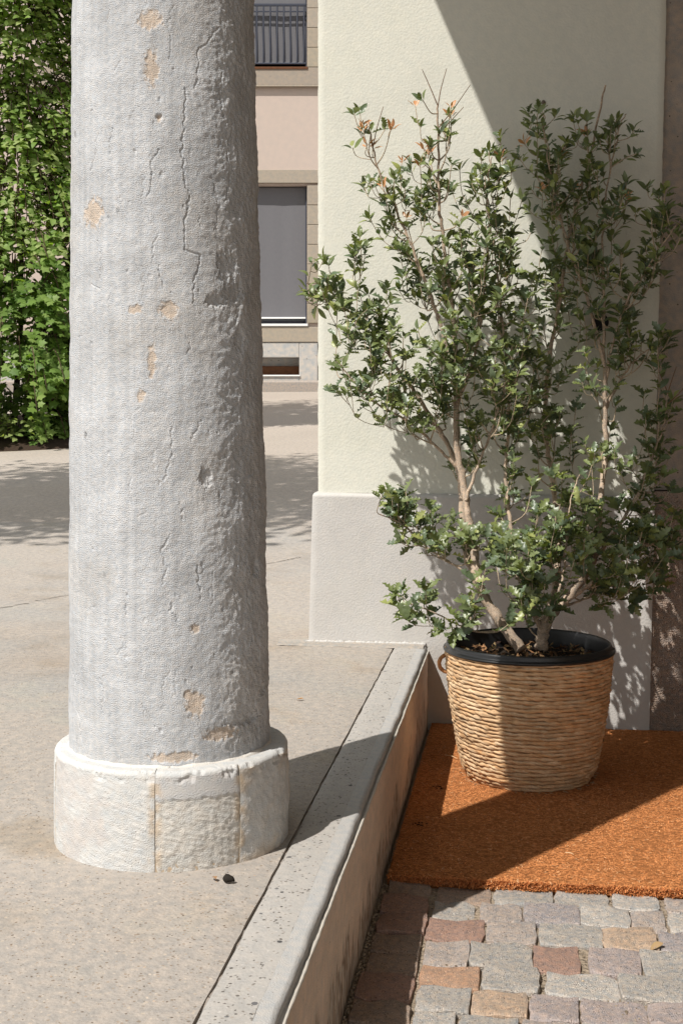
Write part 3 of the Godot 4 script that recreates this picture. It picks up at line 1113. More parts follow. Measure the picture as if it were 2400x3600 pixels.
# ---------------------------------------------------------------- the pink building across the street
func build_far_building() -> void:
	var b := thing("pink_building", "pink rendered house with grey stone dressings and grey window blinds across the street", "building", V(-2.784, 0, -20.21), 0.1369)
	var g := Geo.new()
	# wall pieces round the openings; the openings stand at x -1.65 .. -0.525
	g.box(V(-9.0, 1.75, -0.5), V(-1.65, 9.5, 0.0))
	g.box(V(-0.525, 1.75, -0.5), V(6.0, 9.5, 0.0))
	g.box(V(-1.65, 4.15, -0.5), V(-0.525, 5.94, 0.0))
	g.box(V(-1.65, 8.2, -0.5), V(-0.525, 9.5, 0.0))
	g.box(V(-1.65, 1.75, -0.5), V(-0.525, 2.03, 0.0))
	part("wall", g.mesh(M.facade), b)
	g = Geo.new()
	g.box(V(-9.0, 0.2, -0.5), V(-1.6, 1.752, 0.035), 0.01)
	g.box(V(-0.642, 0.2, -0.5), V(-0.36, 1.752, 0.035), 0.01)
	g.box(V(-1.6, 1.521, -0.5), V(-0.642, 1.752, 0.035), 0.01)
	g.box(V(-1.6, 0.2, -0.5), V(-0.642, 1.256, 0.035), 0.01)
	part("base_wall", g.mesh(M.facade_base), b)
	g = Geo.new()
	g.box(V(-0.355, 0.2, -0.5), V(6.0, 1.75, 0.02), 0.01)
	part("base_wall", g.mesh(M.facade), b)
	g = Geo.new()
	g.box(V(-9.0, 0.6, 0.04), V(6.0, 1.17, 0.2), 0.03)
	part("plinth_step", g.mesh(M.jamb), b)
	# cellar opening
	g = Geo.new()
	g.box(V(-1.6, 1.256, -0.3), V(-0.642, 1.395, -0.2), 0.005)
	part("cellar_hatch", g.mesh(M.wood), b)
	g = Geo.new()
	g.box(V(-1.6, 1.395, -0.42), V(-0.642, 1.521, -0.3), 0.005)
	part("cellar_panel", g.mesh(M.facade_base), b)
	g = Geo.new()
	g.box(V(-1.6, 1.232, -0.2), V(-0.63, 1.254, 0.06), 0.004)
	part("cellar_sill", g.mesh(M.frame_white), b)
	# stone dressings, stone by stone
	var r := RandomNumberGenerator.new()
	r.seed = 55
	stone(b, "sill_band", V(-9.0, 1.756, 0.001), V(6.0, 1.985, 0.05), r)
	stone(b, "string_course", V(-9.0, 5.665, 0.001), V(6.0, 5.935, 0.055), r)
	stone(b, "drip_moulding", V(-9.0, 5.64, 0.002), V(6.0, 5.663, 0.075), r)
	stone(b, "lintel", V(-1.95, 4.177, 0.001), V(0.0, 4.381, 0.05), r)
	for col in [[2.045, 4.174], [5.945, 8.2]]:
		var y: float = col[0]
		while y < col[1] - 0.05:
			var h := minf(0.3, col[1] - y)
			stone(b, "jamb_stone", V(-0.522, y, 0.001), V(-0.2 if r.randf() < 0.5 else -0.24, y + h - 0.006, 0.045 + r.randf_range(-0.002, 0.002)), r)
			stone(b, "jamb_stone", V(-1.93, y, 0.001), V(-1.653, y + h - 0.006, 0.045), r)
			y += h
	for lv in [0, 1]:
		var y0 := 2.035 if lv == 0 else 5.945
		var y1 := 4.145 if lv == 0 else 8.19
		g = Geo.new()
		g.box(V(-1.645, y0, -0.26), V(-1.6, y1, -0.2), 0.004)
		g.box(V(-0.575, y0, -0.26), V(-0.53, y1, -0.2), 0.004)
		g.box(V(-1.6, y1 - 0.05, -0.26), V(-0.575, y1, -0.2), 0.004)
		g.box(V(-1.6, y0, -0.26), V(-0.575, y0 + 0.06, -0.2), 0.004)
		var fr := part("window", g.mesh(M.frame_dark), b)
		g = Geo.new()
		g.box(V(-1.6, y0 + 0.06, -0.245), V(-0.575, y1 - 0.05, -0.235))
		part("pane", g.mesh(mat(0.02, 0.025, 0.03, 0.08, {"spec": 0.6})), fr)
		# outside roller blind: a sheet with slight vertical folds, hanging between guide rails
		g = Geo.new()
		for j in 2:
			for i in 61:
				var x := -1.64 + 1.1 * i / 60.0
				g.add(V(x, (y1 - 0.01) if j == 0 else (y0 + 0.1), -0.13 + 0.0025 * sin(x * 9.0) + 0.0012 * sin(x * 23.0)), Color.WHITE)
		g.grid(0, 61, 2, false)
		part("blind", g.mesh(M.blind), fr)
		g = Geo.new()
		g.box(V(-1.64, y0 + 0.085, -0.145), V(-0.54, y0 + 0.11, -0.115), 0.004)
		part("blind_bar", g.mesh(M.frame_white), fr)
		g = Geo.new()
		g.box(V(-0.55, y0, -0.16), V(-0.53, y1, -0.1), 0.003)
		part("guide_rail", g.mesh(M.iron), fr)
		g = Geo.new()
		g.box(V(-1.645, y0, -0.16), V(-1.63, y1, -0.1), 0.003)
		part("guide_rail", g.mesh(M.iron), fr)
		g = Geo.new()
		g.box(V(-1.68, y0 - 0.04, -0.2), V(-0.51, y0 - 0.002, 0.07), 0.005)
		part("window_sill", g.mesh(M.frame_white if lv == 0 else M.wood), fr)
	# wrought iron guard in front of the upper window
	g = Geo.new()
	g.box(V(-1.645, 6.89, -0.045), V(-0.535, 6.93, -0.015), 0.006)
	g.box(V(-1.645, 6.80, -0.04), V(-0.535, 6.82, -0.02), 0.004)
	var rail := part("window_guard", g.mesh(M.iron), b)
	g = Geo.new()
	g.box(V(-1.645, 6.0, -0.045), V(-0.535, 6.03, -0.015), 0.006)
	part("bottom_rail", g.mesh(M.iron), rail)
	g = Geo.new()
	var pts := PackedVector3Array()
	var rad := PackedFloat32Array()
	for k in 7:
		var tt := k / 6.0
		pts.append(V(0, 6.03 + 0.86 * tt, -0.03 + 0.03 * sin(PI * tt) * (1.0 - tt)))
		rad.append(0.014)
	g.tube(pts, rad, 6, Color.WHITE)
	var bar := g.mesh(M.iron)
	for k in 11:
		part("bar", bar, rail).position = V(-1.6 + 0.103 * k, 0, 0)


func stone(b: Node3D, called: String, lo: Vector3, hi: Vector3, r: RandomNumberGenerator) -> void:
	var k := r.randf_range(0.88, 1.1)
	var g := Geo.new()
	g.box(lo, hi, 0.006, Color(k, k * r.randf_range(0.97, 1.0), k * r.randf_range(0.92, 1.0)))
	part(called, g.mesh(M.dressed), b)


# ---------------------------------------------------------------- coir mat
func build_mat() -> void:
	var t := thing("coir_mat", "rust brown coir mat under the basket, filling the corner by the riser", "mat", V(0, LOW, 0))
	var x0 := -0.338
	var x1 := 1.9
	var z0 := WALL_Z + 0.006
	var z1 := -3.284
	var nn := noise(501, 3.0, 4)
	var n2 := noise(502, 40.0, 2)
	var g := Geo.new()
	var nx := 190
	var nz := 170
	for j in nz + 1:
		for i in nx + 1:
			var x := x0 + (x1 - x0) * i / nx
			var z := z0 + (z1 - z0) * j / nz
			if j == nz:
				z += 0.004 * n2.get_noise_2d(x, 3.0)
			var y := 0.017 + 0.0025 * n2.get_noise_2d(x, z) + 0.002 * nn.get_noise_2d(x, z)
			var k := 1.0 + 0.22 * nn.get_noise_2d(x, z) + 0.12 * n2.get_noise_2d(x * 0.5, z * 0.5)
			var worn := smoothstep(0.1, 0.5, nn.get_noise_2d(x * 0.5 + 20.0, z * 0.5))
			g.add(V(x, y, z), Color(k, k * (1.0 + 0.05 * worn), k * (1.0 + 0.15 * worn)))
	g.grid(0, nx + 1, nz + 1, false)
	var k0 := g.v.size()
	for i in nx + 1:
		var q := g.v[nz * (nx + 1) + i]
		g.add(q, Color(0.8, 0.8, 0.8))
		g.add(V(q.x, -0.012, q.z - 0.004), Color(0.5, 0.5, 0.5))
	for i in nx:
		g.quad(k0 + 2 * i, k0 + 2 * i + 2, k0 + 2 * i + 3, k0 + 2 * i + 1)
	g.face(V(x0, 0.017, z0), V(x0, 0.017, z1), V(x0, -0.012, z1), V(x0, -0.012, z0), Color(0.6, 0.6, 0.6))
	part("mat_body", g.mesh(M.coir), t)
	# loose surface fibres, thousands of them
	g = Geo.new()
	var w := 0.0007
	for k in 4:
		var a := k / 3.0
		var c := V(0, 0.004 * sin(a * PI * 0.8), a - 0.5)
		g.add(c + V(-w / 0.012, 0, 0))
		g.add(c + V(w / 0.012, 0, 0))
	for k in 3:
		g.quad(2 * k, 2 * k + 1, 2 * k + 3, 2 * k + 2)
	var mm := MultiMesh.new()
	mm.transform_format = MultiMesh.TRANSFORM_3D
	mm.use_colors = true
	mm.mesh = g.mesh(M.fibre)
	var count := 220000
	mm.instance_count = count
	for i in count:
		var p := V(rng.randf_range(x0, x1), 0.018, rng.randf_range(z0, z1))
		var edge := i < 16000
		if edge:
			p.z = z1 - absf(rng.randfn(0.0, 0.006)) + 0.004
			p.y = rng.randf_range(0.0, 0.02)
		var l := rng.randf_range(0.004, 0.0095)
		var bs := Basis.from_euler(V(rng.randf_range(-0.3, 0.3), rng.randf() * TAU, rng.randf_range(-0.3, 0.3))).scaled(V(0.012, l, l))
		if edge:
			l *= 1.6
			bs = Basis.from_euler(V(rng.randf_range(-1.0, 0.6), rng.randf_range(-1.2, 1.2), 0)).scaled(V(0.012, l, l))
		mm.set_instance_transform(i, Transform3D(bs, p))
		var k := rng.randf_range(0.78, 1.14)
		var pale := rng.randf() < 0.04
		mm.set_instance_color(i, Color(0.85 * k, 0.52 * k, 0.28 * k) if pale else Color(0.68 * k, 0.28 * k, 0.104 * k))
	var mi := MultiMeshInstance3D.new()
	mi.name = "fibres"
	mi.multimesh = mm
	mi.set_meta("kind", "stuff")
	t.add_child(mi, true)


# ---------------------------------------------------------------- basket, pot and soil
func basket_radius(h: float) -> float:   # h from 0 at the floor to 1 at the rim
	return 0.2 + 0.057 * h + 0.009 * sin(PI * h) - 0.012 * pow(maxf(0.0, 1.0 - h * 9.0), 2.0)


func build_pot() -> void:
	var at := V(0.008, LOW + 0.014, -4.232)
	var t := thing("woven_basket", "round tan basket coiled from twisted plant fibre rope, standing on the mat", "basket", at)
	var turns := 32
	var top := 0.396
	var segs := 230
	var nn := noise(601, 1.0, 3)
	for k in turns:
		var g := Geo.new()
		var twist := rng.randf_range(7.5, 11.5)
		var phase := rng.randf() * TAU
		var lobe := PackedFloat32Array()
		for q in 3:
			lobe.append(rng.randf_range(0.82, 1.15))
		var sides := 10
		for i in segs + 1:
			var a := TAU * i / segs
			var h := (k + float(i) / segs) / turns
			var wob := nn.get_noise_3d(cos(a) * 2.2, sin(a) * 2.2, k * 0.16)
			var wob2 := nn.get_noise_3d(cos(a) * 6.0, sin(a) * 6.0, k * 0.9 + 30.0)
			var y := 0.007 + top * h + 0.0032 * wob + 0.001 * wob2
			var rad := basket_radius(h) + 0.003 * wob2
			var thick := 0.0058 * (1.0 + 0.34 * wob2)
			for q in sides:
				var s := TAU * q / sides
				var turn := s - twist * a - phase - 2.2 * nn.get_noise_2d(a * 3.0, k * 5.0)
				var which := posmod(int(floor(turn / TAU * 3.0)), 3)
				var f: float = turn / TAU * 3.0 - floorf(turn / TAU * 3.0)
				var bump := sin(PI * f)
				var rr := thick * (0.64 + 0.54 * bump * lobe[which])
				var tone := 0.86 + 0.28 * nn.get_noise_3d(a * 2.5, which * 17.0, k * 3.1) + 0.16 * wob
				var warm := 0.5 + 0.8 * nn.get_noise_3d(a * 1.7 + 40.0, which * 9.0, k * 1.3)
				var c := Color(1.0, 0.76, 0.5).lerp(Color(0.86, 0.5, 0.24), clampf(warm, 0.0, 1.0))
				c = c * clampf(tone, 0.45, 1.2)
				g.add(V(cos(a) * (rad + cos(s) * rr), y + sin(s) * rr * 1.06, sin(a) * (rad + cos(s) * rr)), c, Vector2(a * 3.0 + s * 0.25, turn / TAU * 1.5))
		for i in segs:
			for q in sides:
				var u := i * sides + q
				var u2 := i * sides + (q + 1) % sides
				g.quad(u, u2, u2 + sides, u + sides)
		part("rope_coil", g.mesh(M.rope), t)
	# lining behind the coils
	var g := Geo.new()
	g.lathe(PackedVector2Array([Vector2(0.244, 0.385), Vector2(0.247, 0.33), Vector2(0.234, 0.2), Vector2(0.212, 0.08), Vector2(0.186, 0.012), Vector2(0.02, 0.006)]), 64, Color(0.9, 0.58, 0.32))
	part("lining", g.mesh(M.rope), t)
	# rope ear on the left
	g = Geo.new()
	var pts := PackedVector3Array()
	var rad := PackedFloat32Array()
	for i in 19:
		var a := PI * i / 18.0
		pts.append(V(-0.247 - 0.03 * sin(a), 0.352 + 0.028 * cos(a), 0.035 + 0.008 * sin(a)))
		rad.append(0.0062)
	g.tube(pts, rad, 8, Color(0.55, 0.27, 0.12), 0.12, 4, 0.2)
	part("handle", g.mesh(M.rope), t)
	# frayed ends at the foot
	g = Geo.new()
	for i in 34:
		var a := rng.randf_range(-0.3, PI + 0.3)
		var b := V(cos(a) * 0.2, 0.003, sin(a) * 0.2)
		var o := V(cos(a), 0, sin(a)) * rng.randf_range(0.006, 0.016) + V(rng.randf_range(-0.01, 0.01), rng.randf_range(-0.001, 0.006), 0)
		g.tube(PackedVector3Array([b, b + o * 0.6 + V(0, 0.002, 0), b + o]), PackedFloat32Array([0.0011, 0.0009, 0.0005]), 4, Color(0.6, 0.45, 0.28))
	part("frayed_ends", g.mesh(M.rope), t).set_meta("kind", "stuff")
	# black nursery pot
	var p := thing("plant_pot", "black plastic nursery pot set inside the woven basket", "pot", at)
	g = Geo.new()
	g.lathe(PackedVector2Array([Vector2(0.252, 0.391), Vector2(0.263, 0.3935), Vector2(0.2665, 0.396), Vector2(0.267, 0.4), Vector2(0.2645, 0.4025), Vector2(0.2595, 0.404), Vector2(0.2575, 0.4065), Vector2(0.2572, 0.412), Vector2(0.2565, 0.4165), Vector2(0.254, 0.4195), Vector2(0.2505, 0.4205), Vector2(0.2475, 0.4195), Vector2(0.2455, 0.416), Vector2(0.2435, 0.405), Vector2(0.240, 0.38), Vector2(0.236, 0.34), Vector2(0.225, 0.2), Vector2(0.2, 0.03), Vector2(0.02, 0.028)]), 128, Color.WHITE)
	part("pot_wall", g.mesh(M.pot), p)
	g = Geo.new()
	var sn := noise(611, 14.0, 4)
	for j in 26:
		for i in 97:
			var a := TAU * i / 96.0
			var r := 0.2395 * j / 25.0
			var x := r * cos(a)
			var z := r * sin(a)
			g.add(V(x, 0.36 + 0.01 * sn.get_noise_2d(x, z) + 0.012 * (1.0 - r / 0.24), z), Color.WHITE)
	g.grid(0, 97, 26, false)
	part("soil", g.mesh(M.soil), p)
	# bark chips and dry leaves on the soil
	g = Geo.new()
	for i in 420:
		var a := rng.randf() * TAU
		var r := 0.23 * sqrt(rng.randf())
		var c := V(r * cos(a), 0.372 + rng.randf_range(0.0, 0.008), r * sin(a))
		var bs := Basis.from_euler(V(rng.randf_range(-0.7, 0.7), rng.randf() * TAU, rng.randf_range(-0.7, 0.7)))
		var s := rng.randf_range(0.006, 0.016)
		var k := rng.randf_range(0.4, 1.2)
		var col := Color(0.3 * k, 0.17 * k, 0.085 * k)
		if rng.randf() < 0.3:
			col = Color(0.52 * k, 0.36 * k, 0.18 * k)
		elif rng.randf() < 0.4:
			col = Color(0.06, 0.035, 0.025)
		if i % 7 == 0:
			col = Color(0.55 * k, 0.29 * k, 0.14 * k)
			s = rng.randf_range(0.014, 0.024)
		g.face(c + bs * V(-s, 0.002, 0), c + bs * V(0, 0, -s * 0.4), c + bs * V(s, 0.003, 0), c + bs * V(0, 0.001, s * 0.45), col)
	part("leaf_litter", g.mesh(M.litter, true), p).set_meta("kind", "stuff")


# ---------------------------------------------------------------- leaves
# leaf of length 1 along +y, face towards +z
func leaf_mesh(width: float, spines: int, curl: float, fold: float, s: int) -> ArrayMesh:
	var r := RandomNumberGenerator.new()
	r.seed = 7000 + s
	var g := Geo.new()
	var n := spines * 2 + 2 if spines else 7
	for k in n + 1:
		var t := float(k) / n
		var w := width * pow(sin(PI * pow(clampf(t, 0.0, 1.0), 0.88)), 0.85) * 0.5
		var fwd := 0.0
		if spines and k > 1 and k < n - 1:
			if k % 2 == 0:
				w *= 1.3 + r.randf_range(-0.1, 0.15)
				fwd = 0.035
			else:
				w *= 0.68
		if k == n:
			w = 0.0
		if k == 0:
			w = width * 0.03
		var z := -curl * t * t + 0.04 * sin(t * 5.0 + s)
		var tip := fold * w * (1.0 if not spines else (1.5 if k % 2 == 0 else 0.6))
		var ti := -0.06 * (1 if spines and k % 2 == 0 and k > 1 and k < n - 1 else 0) * (1 if r.randf() < 0.5 else -1)
		g.add(V(-w, t + fwd, z + tip + ti), Color(0.95, 1.0, 0.9), Vector2(0, t))
		g.add(V(0, t, z), Color(1.75, 1.6, 1.5), Vector2(0.5, t))
		g.add(V(w, t + fwd, z + tip - ti), Color(0.95, 1.0, 0.9), Vector2(1, t))
	for k in n:
		var a := k * 3
		g.quad(a, a + 3, a + 4, a + 1)
		g.quad(a + 1, a + 4, a + 5, a + 2)
	# stalk
	var q := g.v.size()
	g.add(V(-0.015, -0.14, -0.01), Color(1.6, 1.5, 0.9))
	g.add(V(0.015, -0.14, -0.01), Color(1.6, 1.5, 0.9))
	g.tri(q, 0, 2)
	g.tri(q, 2, q + 1)
	return g.mesh()


func lobed_leaf(s: int) -> ArrayMesh:
	var g := Geo.new()
	var out := [[0.0, 0.0], [-0.24, -0.06], [-0.46, 0.12], [-0.3, 0.3], [-0.5, 0.55], [-0.22, 0.6], [-0.1, 0.82], [0.0, 1.0], [0.1, 0.82], [0.22, 0.6], [0.5, 0.55], [0.3, 0.3], [0.46, 0.12], [0.24, -0.06]]
	var c := g.add(V(0, 0.32, 0.03), Color(1.15, 1.15, 1.1))
	for p in out:
		g.add(V(p[0], p[1], -0.16 * p[0] * p[0] - 0.12 * p[1] * p[1] + 0.03 * sin(p[0] * 20.0 + s)), Color(1, 1, 1))
	for k in out.size():
		g.tri(c, 1 + k, 1 + (k + 1) % out.size())
	return g.mesh()


func leaf_basis(dir: Vector3, up: Vector3, length: float) -> Basis:
	var y := dir.normalized()
	var z := (up - y * up.dot(y))
	if z.length() < 0.05:
		z = y.cross(Vector3.RIGHT)
	z = z.normalized()
	return Basis(y.cross(z), y, z) * Basis.from_scale(Vector3.ONE * length)


# leaves: [transform, shape number, tone number]; the nearest and largest become parts, the others one part
func put_leaves(parent: Node3D, leaves: Array, shapes: Array, mats: Array, tones: Array, any: Material, singles: int) -> void:
	if singles:
		leaves.sort_custom(func(a, b): return a[3] > b[3])
	for i in mini(singles, leaves.size()):
		var o := part("leaf", shapes[leaves[i][1]], parent, mats[leaves[i][2]])
		o.transform = leaves[i][0]
	for s in shapes.size():
		var mine := []
		for i in range(singles, leaves.size()):
			if leaves[i][1] == s:
				mine.append(leaves[i])
		if mine.is_empty():
			continue
		var mm := MultiMesh.new()
		mm.transform_format = MultiMesh.TRANSFORM_3D
		mm.use_colors = true
		mm.mesh = shapes[s]
		mm.instance_count = mine.size()
		for i in mine.size():
			mm.set_instance_transform(i, mine[i][0])
			var c: Color = tones[mine[i][2]]
			var k := rng.randf_range(0.85, 1.15)
			mm.set_instance_color(i, Color(c.r * k, c.g * k, c.b * k))
		var mi := MultiMeshInstance3D.new()
		mi.name = "foliage"
		mi.multimesh = mm
		mi.material_override = any
		mi.set_meta("kind", "stuff")
		parent.add_child(mi, true)


func smooth_path(pts: Array, per: int) -> PackedVector3Array:
	var out := PackedVector3Array()
	for i in pts.size() - 1:
		var p0: Vector3 = pts[maxi(i - 1, 0)]
		var p1: Vector3 = pts[i]
		var p2: Vector3 = pts[i + 1]
		var p3: Vector3 = pts[mini(i + 2, pts.size() - 1)]
		for k in per:
			var t := float(k) / per
			out.append(0.5 * ((2.0 * p1) + (p2 - p0) * t + (2.0 * p0 - 5.0 * p1 + 4.0 * p2 - p3) * t * t + (3.0 * p1 - p0 - 3.0 * p2 + p3) * t * t * t))
	out.append(pts[pts.size() - 1])
	return out


# ---------------------------------------------------------------- the potted holly-leaved shrub
func build_shrub() -> void:
	var t := thing("holly_shrub", "tall many-stemmed shrub with small spiny dark green leaves in the basket", "shrub")
	var skin := noise(701, 30.0, 2)
	var nodes := PackedVector3Array()
	var thick := PackedFloat32Array()
	for b in STEMS:
		var path := smooth_path(b[3], 7)
		var rad := PackedFloat32Array()
		for i in path.size():
			var f := float(i) / (path.size() - 1)
			var rr: float = lerpf(b[1], b[2], pow(f, 0.75))
			path[i] += V(skin.get_noise_2d(i * 0.05, b[1] * 999.0), 0, skin.get_noise_2d(i * 0.05, b[1] * 999.0 + 40.0)) * 0.006
			if path[i].y < 0.1:
				path[i].y -= 0.03
			rad.append(rr)
			if f > 0.22:
				nodes.append(path[i])
				thick.append(rr)
		var g := Geo.new()
		g.tube(path, rad, 9 if b[1] > 0.008 else 6, Color(0.72, 0.57, 0.44) if b[1] > 0.012 else Color(0.74, 0.58, 0.44), 0.13, int(b[1] * 9999.0), 0.22)
		part("stem", g.mesh(M.bark), t)
	# twigs grow from the nearest wood to points spread through the clusters
	var tips := []
	for bl in CLUSTERS:
		for k in int(bl[2] * 1.65):
			var u := Vector3(rng.randfn(0, 0.66), rng.randfn(0, 0.66), rng.randfn(0, 0.6))
			if u.length() > 1.35:
				u = u.normalized() * 1.35
			tips.append(bl[0] + V(u.x * bl[1].x, u.y * bl[1].y, u.z * maxf(bl[1].x, bl[1].y) * 0.9))
	# and to points scattered all along the stems
	for i in range(0, nodes.size(), 2):
		if thick[i] < 0.0095 and nodes[i].y > 0.28 and nodes[i].y < 1.78:
			var a := rng.randf() * TAU
			var d := rng.randf_range(0.03, 0.1)
			tips.append(nodes[i] + V(cos(a) * d, rng.randf_range(0.02, 0.1), sin(a) * d * 0.8))
	print("tips ", tips.size())
	var order := []
	for p in tips:
		if p.z < WALL_Z + 0.05:
			continue
		var best := 9.0
		for q in nodes:
			best = minf(best, p.distance_to(q))
		order.append([best, p])
	order.sort_custom(func(a, b): return a[0] < b[0])
	var tw := Geo.new()
	var leaves := []
	var green := [0, 0, 1, 1, 2, 2, 3, 4, 4]
	var up := Vector3.UP
	for o in order:
		var p: Vector3 = o[1]
		var bi := -1
		var best := 99.0
		var low := 0.12 if rng.randf() < 0.4 else 0.045
		for i in nodes.size():
			var d := nodes[i].distance_to(p) + 1.6 * maxf(0.0, nodes[i].y - p.y + low)
			if d < best and d > 0.02:
				best = d
				bi = i
		if bi < 0:
			continue
		var q := nodes[bi]
		var mid := q.lerp(p, 0.5) + V((q.x - p.x) * -0.12, (q.y - p.y) * 0.12, 0) + V(rng.randfn(0, 0.007), -0.006 + rng.randfn(0, 0.006), rng.randfn(0, 0.007))
		var path := smooth_path([q, mid, p], 4)
		var r0 := minf(thick[bi] * 0.8, 0.0031)
		var rad := PackedFloat32Array()
		for i in path.size():
			rad.append(lerpf(r0, 0.0014, float(i) / (path.size() - 1)))
		tw.tube(path, rad, 5, Color(0.72, 0.58, 0.42), 0.08, bi, 0.18)
		for i in range(2, path.size()):
			nodes.append(path[i])
			thick.append(rad[i])
		var axis := (p - mid).normalized()
		axis = (axis + up * 0.6).normalized()
		var dead := p.y > 1.5 and rng.randf() < 0.07 or (p.y > 1.68 and p.x < -0.1 and rng.randf() < 0.4)
		var sparse := p.y > 1.66 and p.x < -0.15
		var n := rng.randi_range(3, 5) if sparse else rng.randi_range(3, 6)
		var spin := rng.randf() * TAU
		var side := axis.cross(V(0.3, 0.1, 0.9)).normalized()
		for k in n:
			var a := spin + k * 2.4
			var out := side.rotated(axis, a)
			var open := rng.randf_range(0.35, 1.1)
			var dir := (axis * cos(open) + out * sin(open) + V(0, -0.12, 0)).normalized()
			var face := (up * 0.35 + axis * 0.6 + V(-0.15, 0.1, 0.45) + V(rng.randfn(0, 0.35), rng.randfn(0, 0.2), rng.randfn(0, 0.35))).normalized()
			var spiny := rng.randf() < lerpf(1.0, 0.28, smoothstep(0.5, 1.35, p.y))
			var sh := rng.randi_range(0, 3) if spiny else rng.randi_range(4, 6)
			var l := rng.randf_range(0.031, 0.054) * lerpf(1.2, 0.95, smoothstep(0.3, 0.9, p.y))
			var tone: int = green[rng.randi() % green.size()]
			if dead:
				tone = 5
				l *= 0.75
				sh = 4
			leaves.append([Transform3D(leaf_basis(dir, face, l), p - axis * 0.003 * k + dir * 0.005), sh, tone])
		# pairs further down the twig
		var len := q.distance_to(p)
		var d := 0.022
		while d < minf(len - 0.01, 0.12) and not sparse:
			var c := p.lerp(mid, clampf(d / maxf(0.02, p.distance_to(mid)), 0.0, 1.0))
			for sg in [-1.0, 1.0]:
				if rng.randf() < 0.5:
					var out: Vector3 = side.rotated(axis, spin + d * 60.0) * sg
					var dir := (axis * 0.55 + out + V(0, 0.05, 0)).normalized()
					var spiny := rng.randf() < lerpf(1.0, 0.3, smoothstep(0.5, 1.35, c.y))
					leaves.append([Transform3D(leaf_basis(dir, (up * 0.5 + axis * 0.4 + V(-0.15, 0, 0.45) + V(rng.randfn(0, 0.35), 0, rng.randfn(0, 0.35))).normalized(), rng.randf_range(0.03, 0.049)), c + dir * 0.004), rng.randi_range(0, 3) if spiny else rng.randi_range(4, 6), green[rng.randi() % green.size()]])
			d += rng.randf_range(0.02, 0.032)
	# bare twig ends at the top
	for b in [[V(-0.292, 1.879, -4.459), V(-0.342, 1.995, -4.447), 0], [V(-0.292, 1.862, -4.459), V(-0.262, 2.0, -4.467), 0], [V(-0.291, 1.798, -4.459), V(-0.182, 1.937, -4.437), 0], [V(-0.291, 1.777, -4.459), V(-0.203, 1.862, -4.427), 0], [V(-0.511, 1.745, -4.484), V(-0.476, 1.884, -4.487), 0], [V(0.474, 0.92, -4.63), V(0.438, 1.007, -4.62), 0], [V(0.474, 0.915, -4.63), V(0.502, 1.007, -4.62), 0], [V(0.474, 0.88, -4.63), V(0.545, 0.975, -4.61), 0]]:
		var m: Vector3 = b[0].lerp(b[1], 0.5) + V(rng.randfn(0, 0.004), rng.randfn(0, 0.004), 0)
		tw.tube(smooth_path([b[0], m, b[1]], 4), PackedFloat32Array([0.002, 0.0019, 0.0018, 0.0017, 0.0016, 0.0014, 0.0013, 0.0012, 0.001]), 5, Color(0.33, 0.2, 0.12), 0.1, 3, 0.2)
	part("twigs", tw.mesh(M.bark), t).set_meta("kind", "stuff")
	var shapes := []
	for s in 4:
		shapes.append(leaf_mesh(0.40 + 0.025 * s, 3 if s % 2 else 4, 0.12 + 0.07 * s, 0.35, s))
	for s in 3:
		shapes.append(leaf_mesh(0.36 + 0.04 * s, 0, 0.08 + 0.08 * s, 0.4, 10 + s))
	var tones := []
	for m in M.leaves:
		tones.append(m.albedo_color.srgb_to_linear())
	for l in leaves:
		l.append(l[0].origin.z + l[0].basis.y.length() * 3.0)
	put_leaves(t, leaves, shapes, M.leaves, tones, M.leaf_any, 300)
	print("shrub leaves ", leaves.size())


# ---------------------------------------------------------------- bush in the bed, trees outside the view
func spray(leaves: Array, wood: Geo, from: Vector3, to: Vector3, n: int, size: float, shapes: Array, tones: Array, droop: float) -> void:
	var dir := (to - from).normalized()
	var mid := from.lerp(to, 0.55) + V(0, 0.12, 0)
	var end := to + V(0, -droop, 0)
	if wood:
		wood.tube(smooth_path([from, mid, end], 3), PackedFloat32Array([0.008, 0.007, 0.006, 0.006, 0.005, 0.004, 0.003]), 5, Color(0.16, 0.11, 0.07), 0.1, 2, 0.2)
	for k in n:
		var t := 0.25 + 0.75 * (k + rng.randf()) / n
		var p := from.lerp(mid, t).lerp(mid.lerp(end, t), t)
		var a := dir.cross(Vector3.UP).normalized() * (1.0 if k % 2 else -1.0)
		var d := (dir * rng.randf_range(0.3, 0.9) + a * rng.randf_range(0.4, 1.0) + V(0, rng.randf_range(-0.7, 0.15), 0)).normalized()
		var face := (Vector3.UP * 0.7 + dir * 0.9 + V(-0.1, 0, 0.2) + V(rng.randfn(0, 0.35), rng.randfn(0, 0.2), rng.randfn(0, 0.35))).normalized()
		leaves.append([Transform3D(leaf_basis(d, face, size * rng.randf_range(0.65, 1.15)), p + d * 0.02), shapes[rng.randi() % shapes.size()], tones[rng.randi() % tones.size()]])


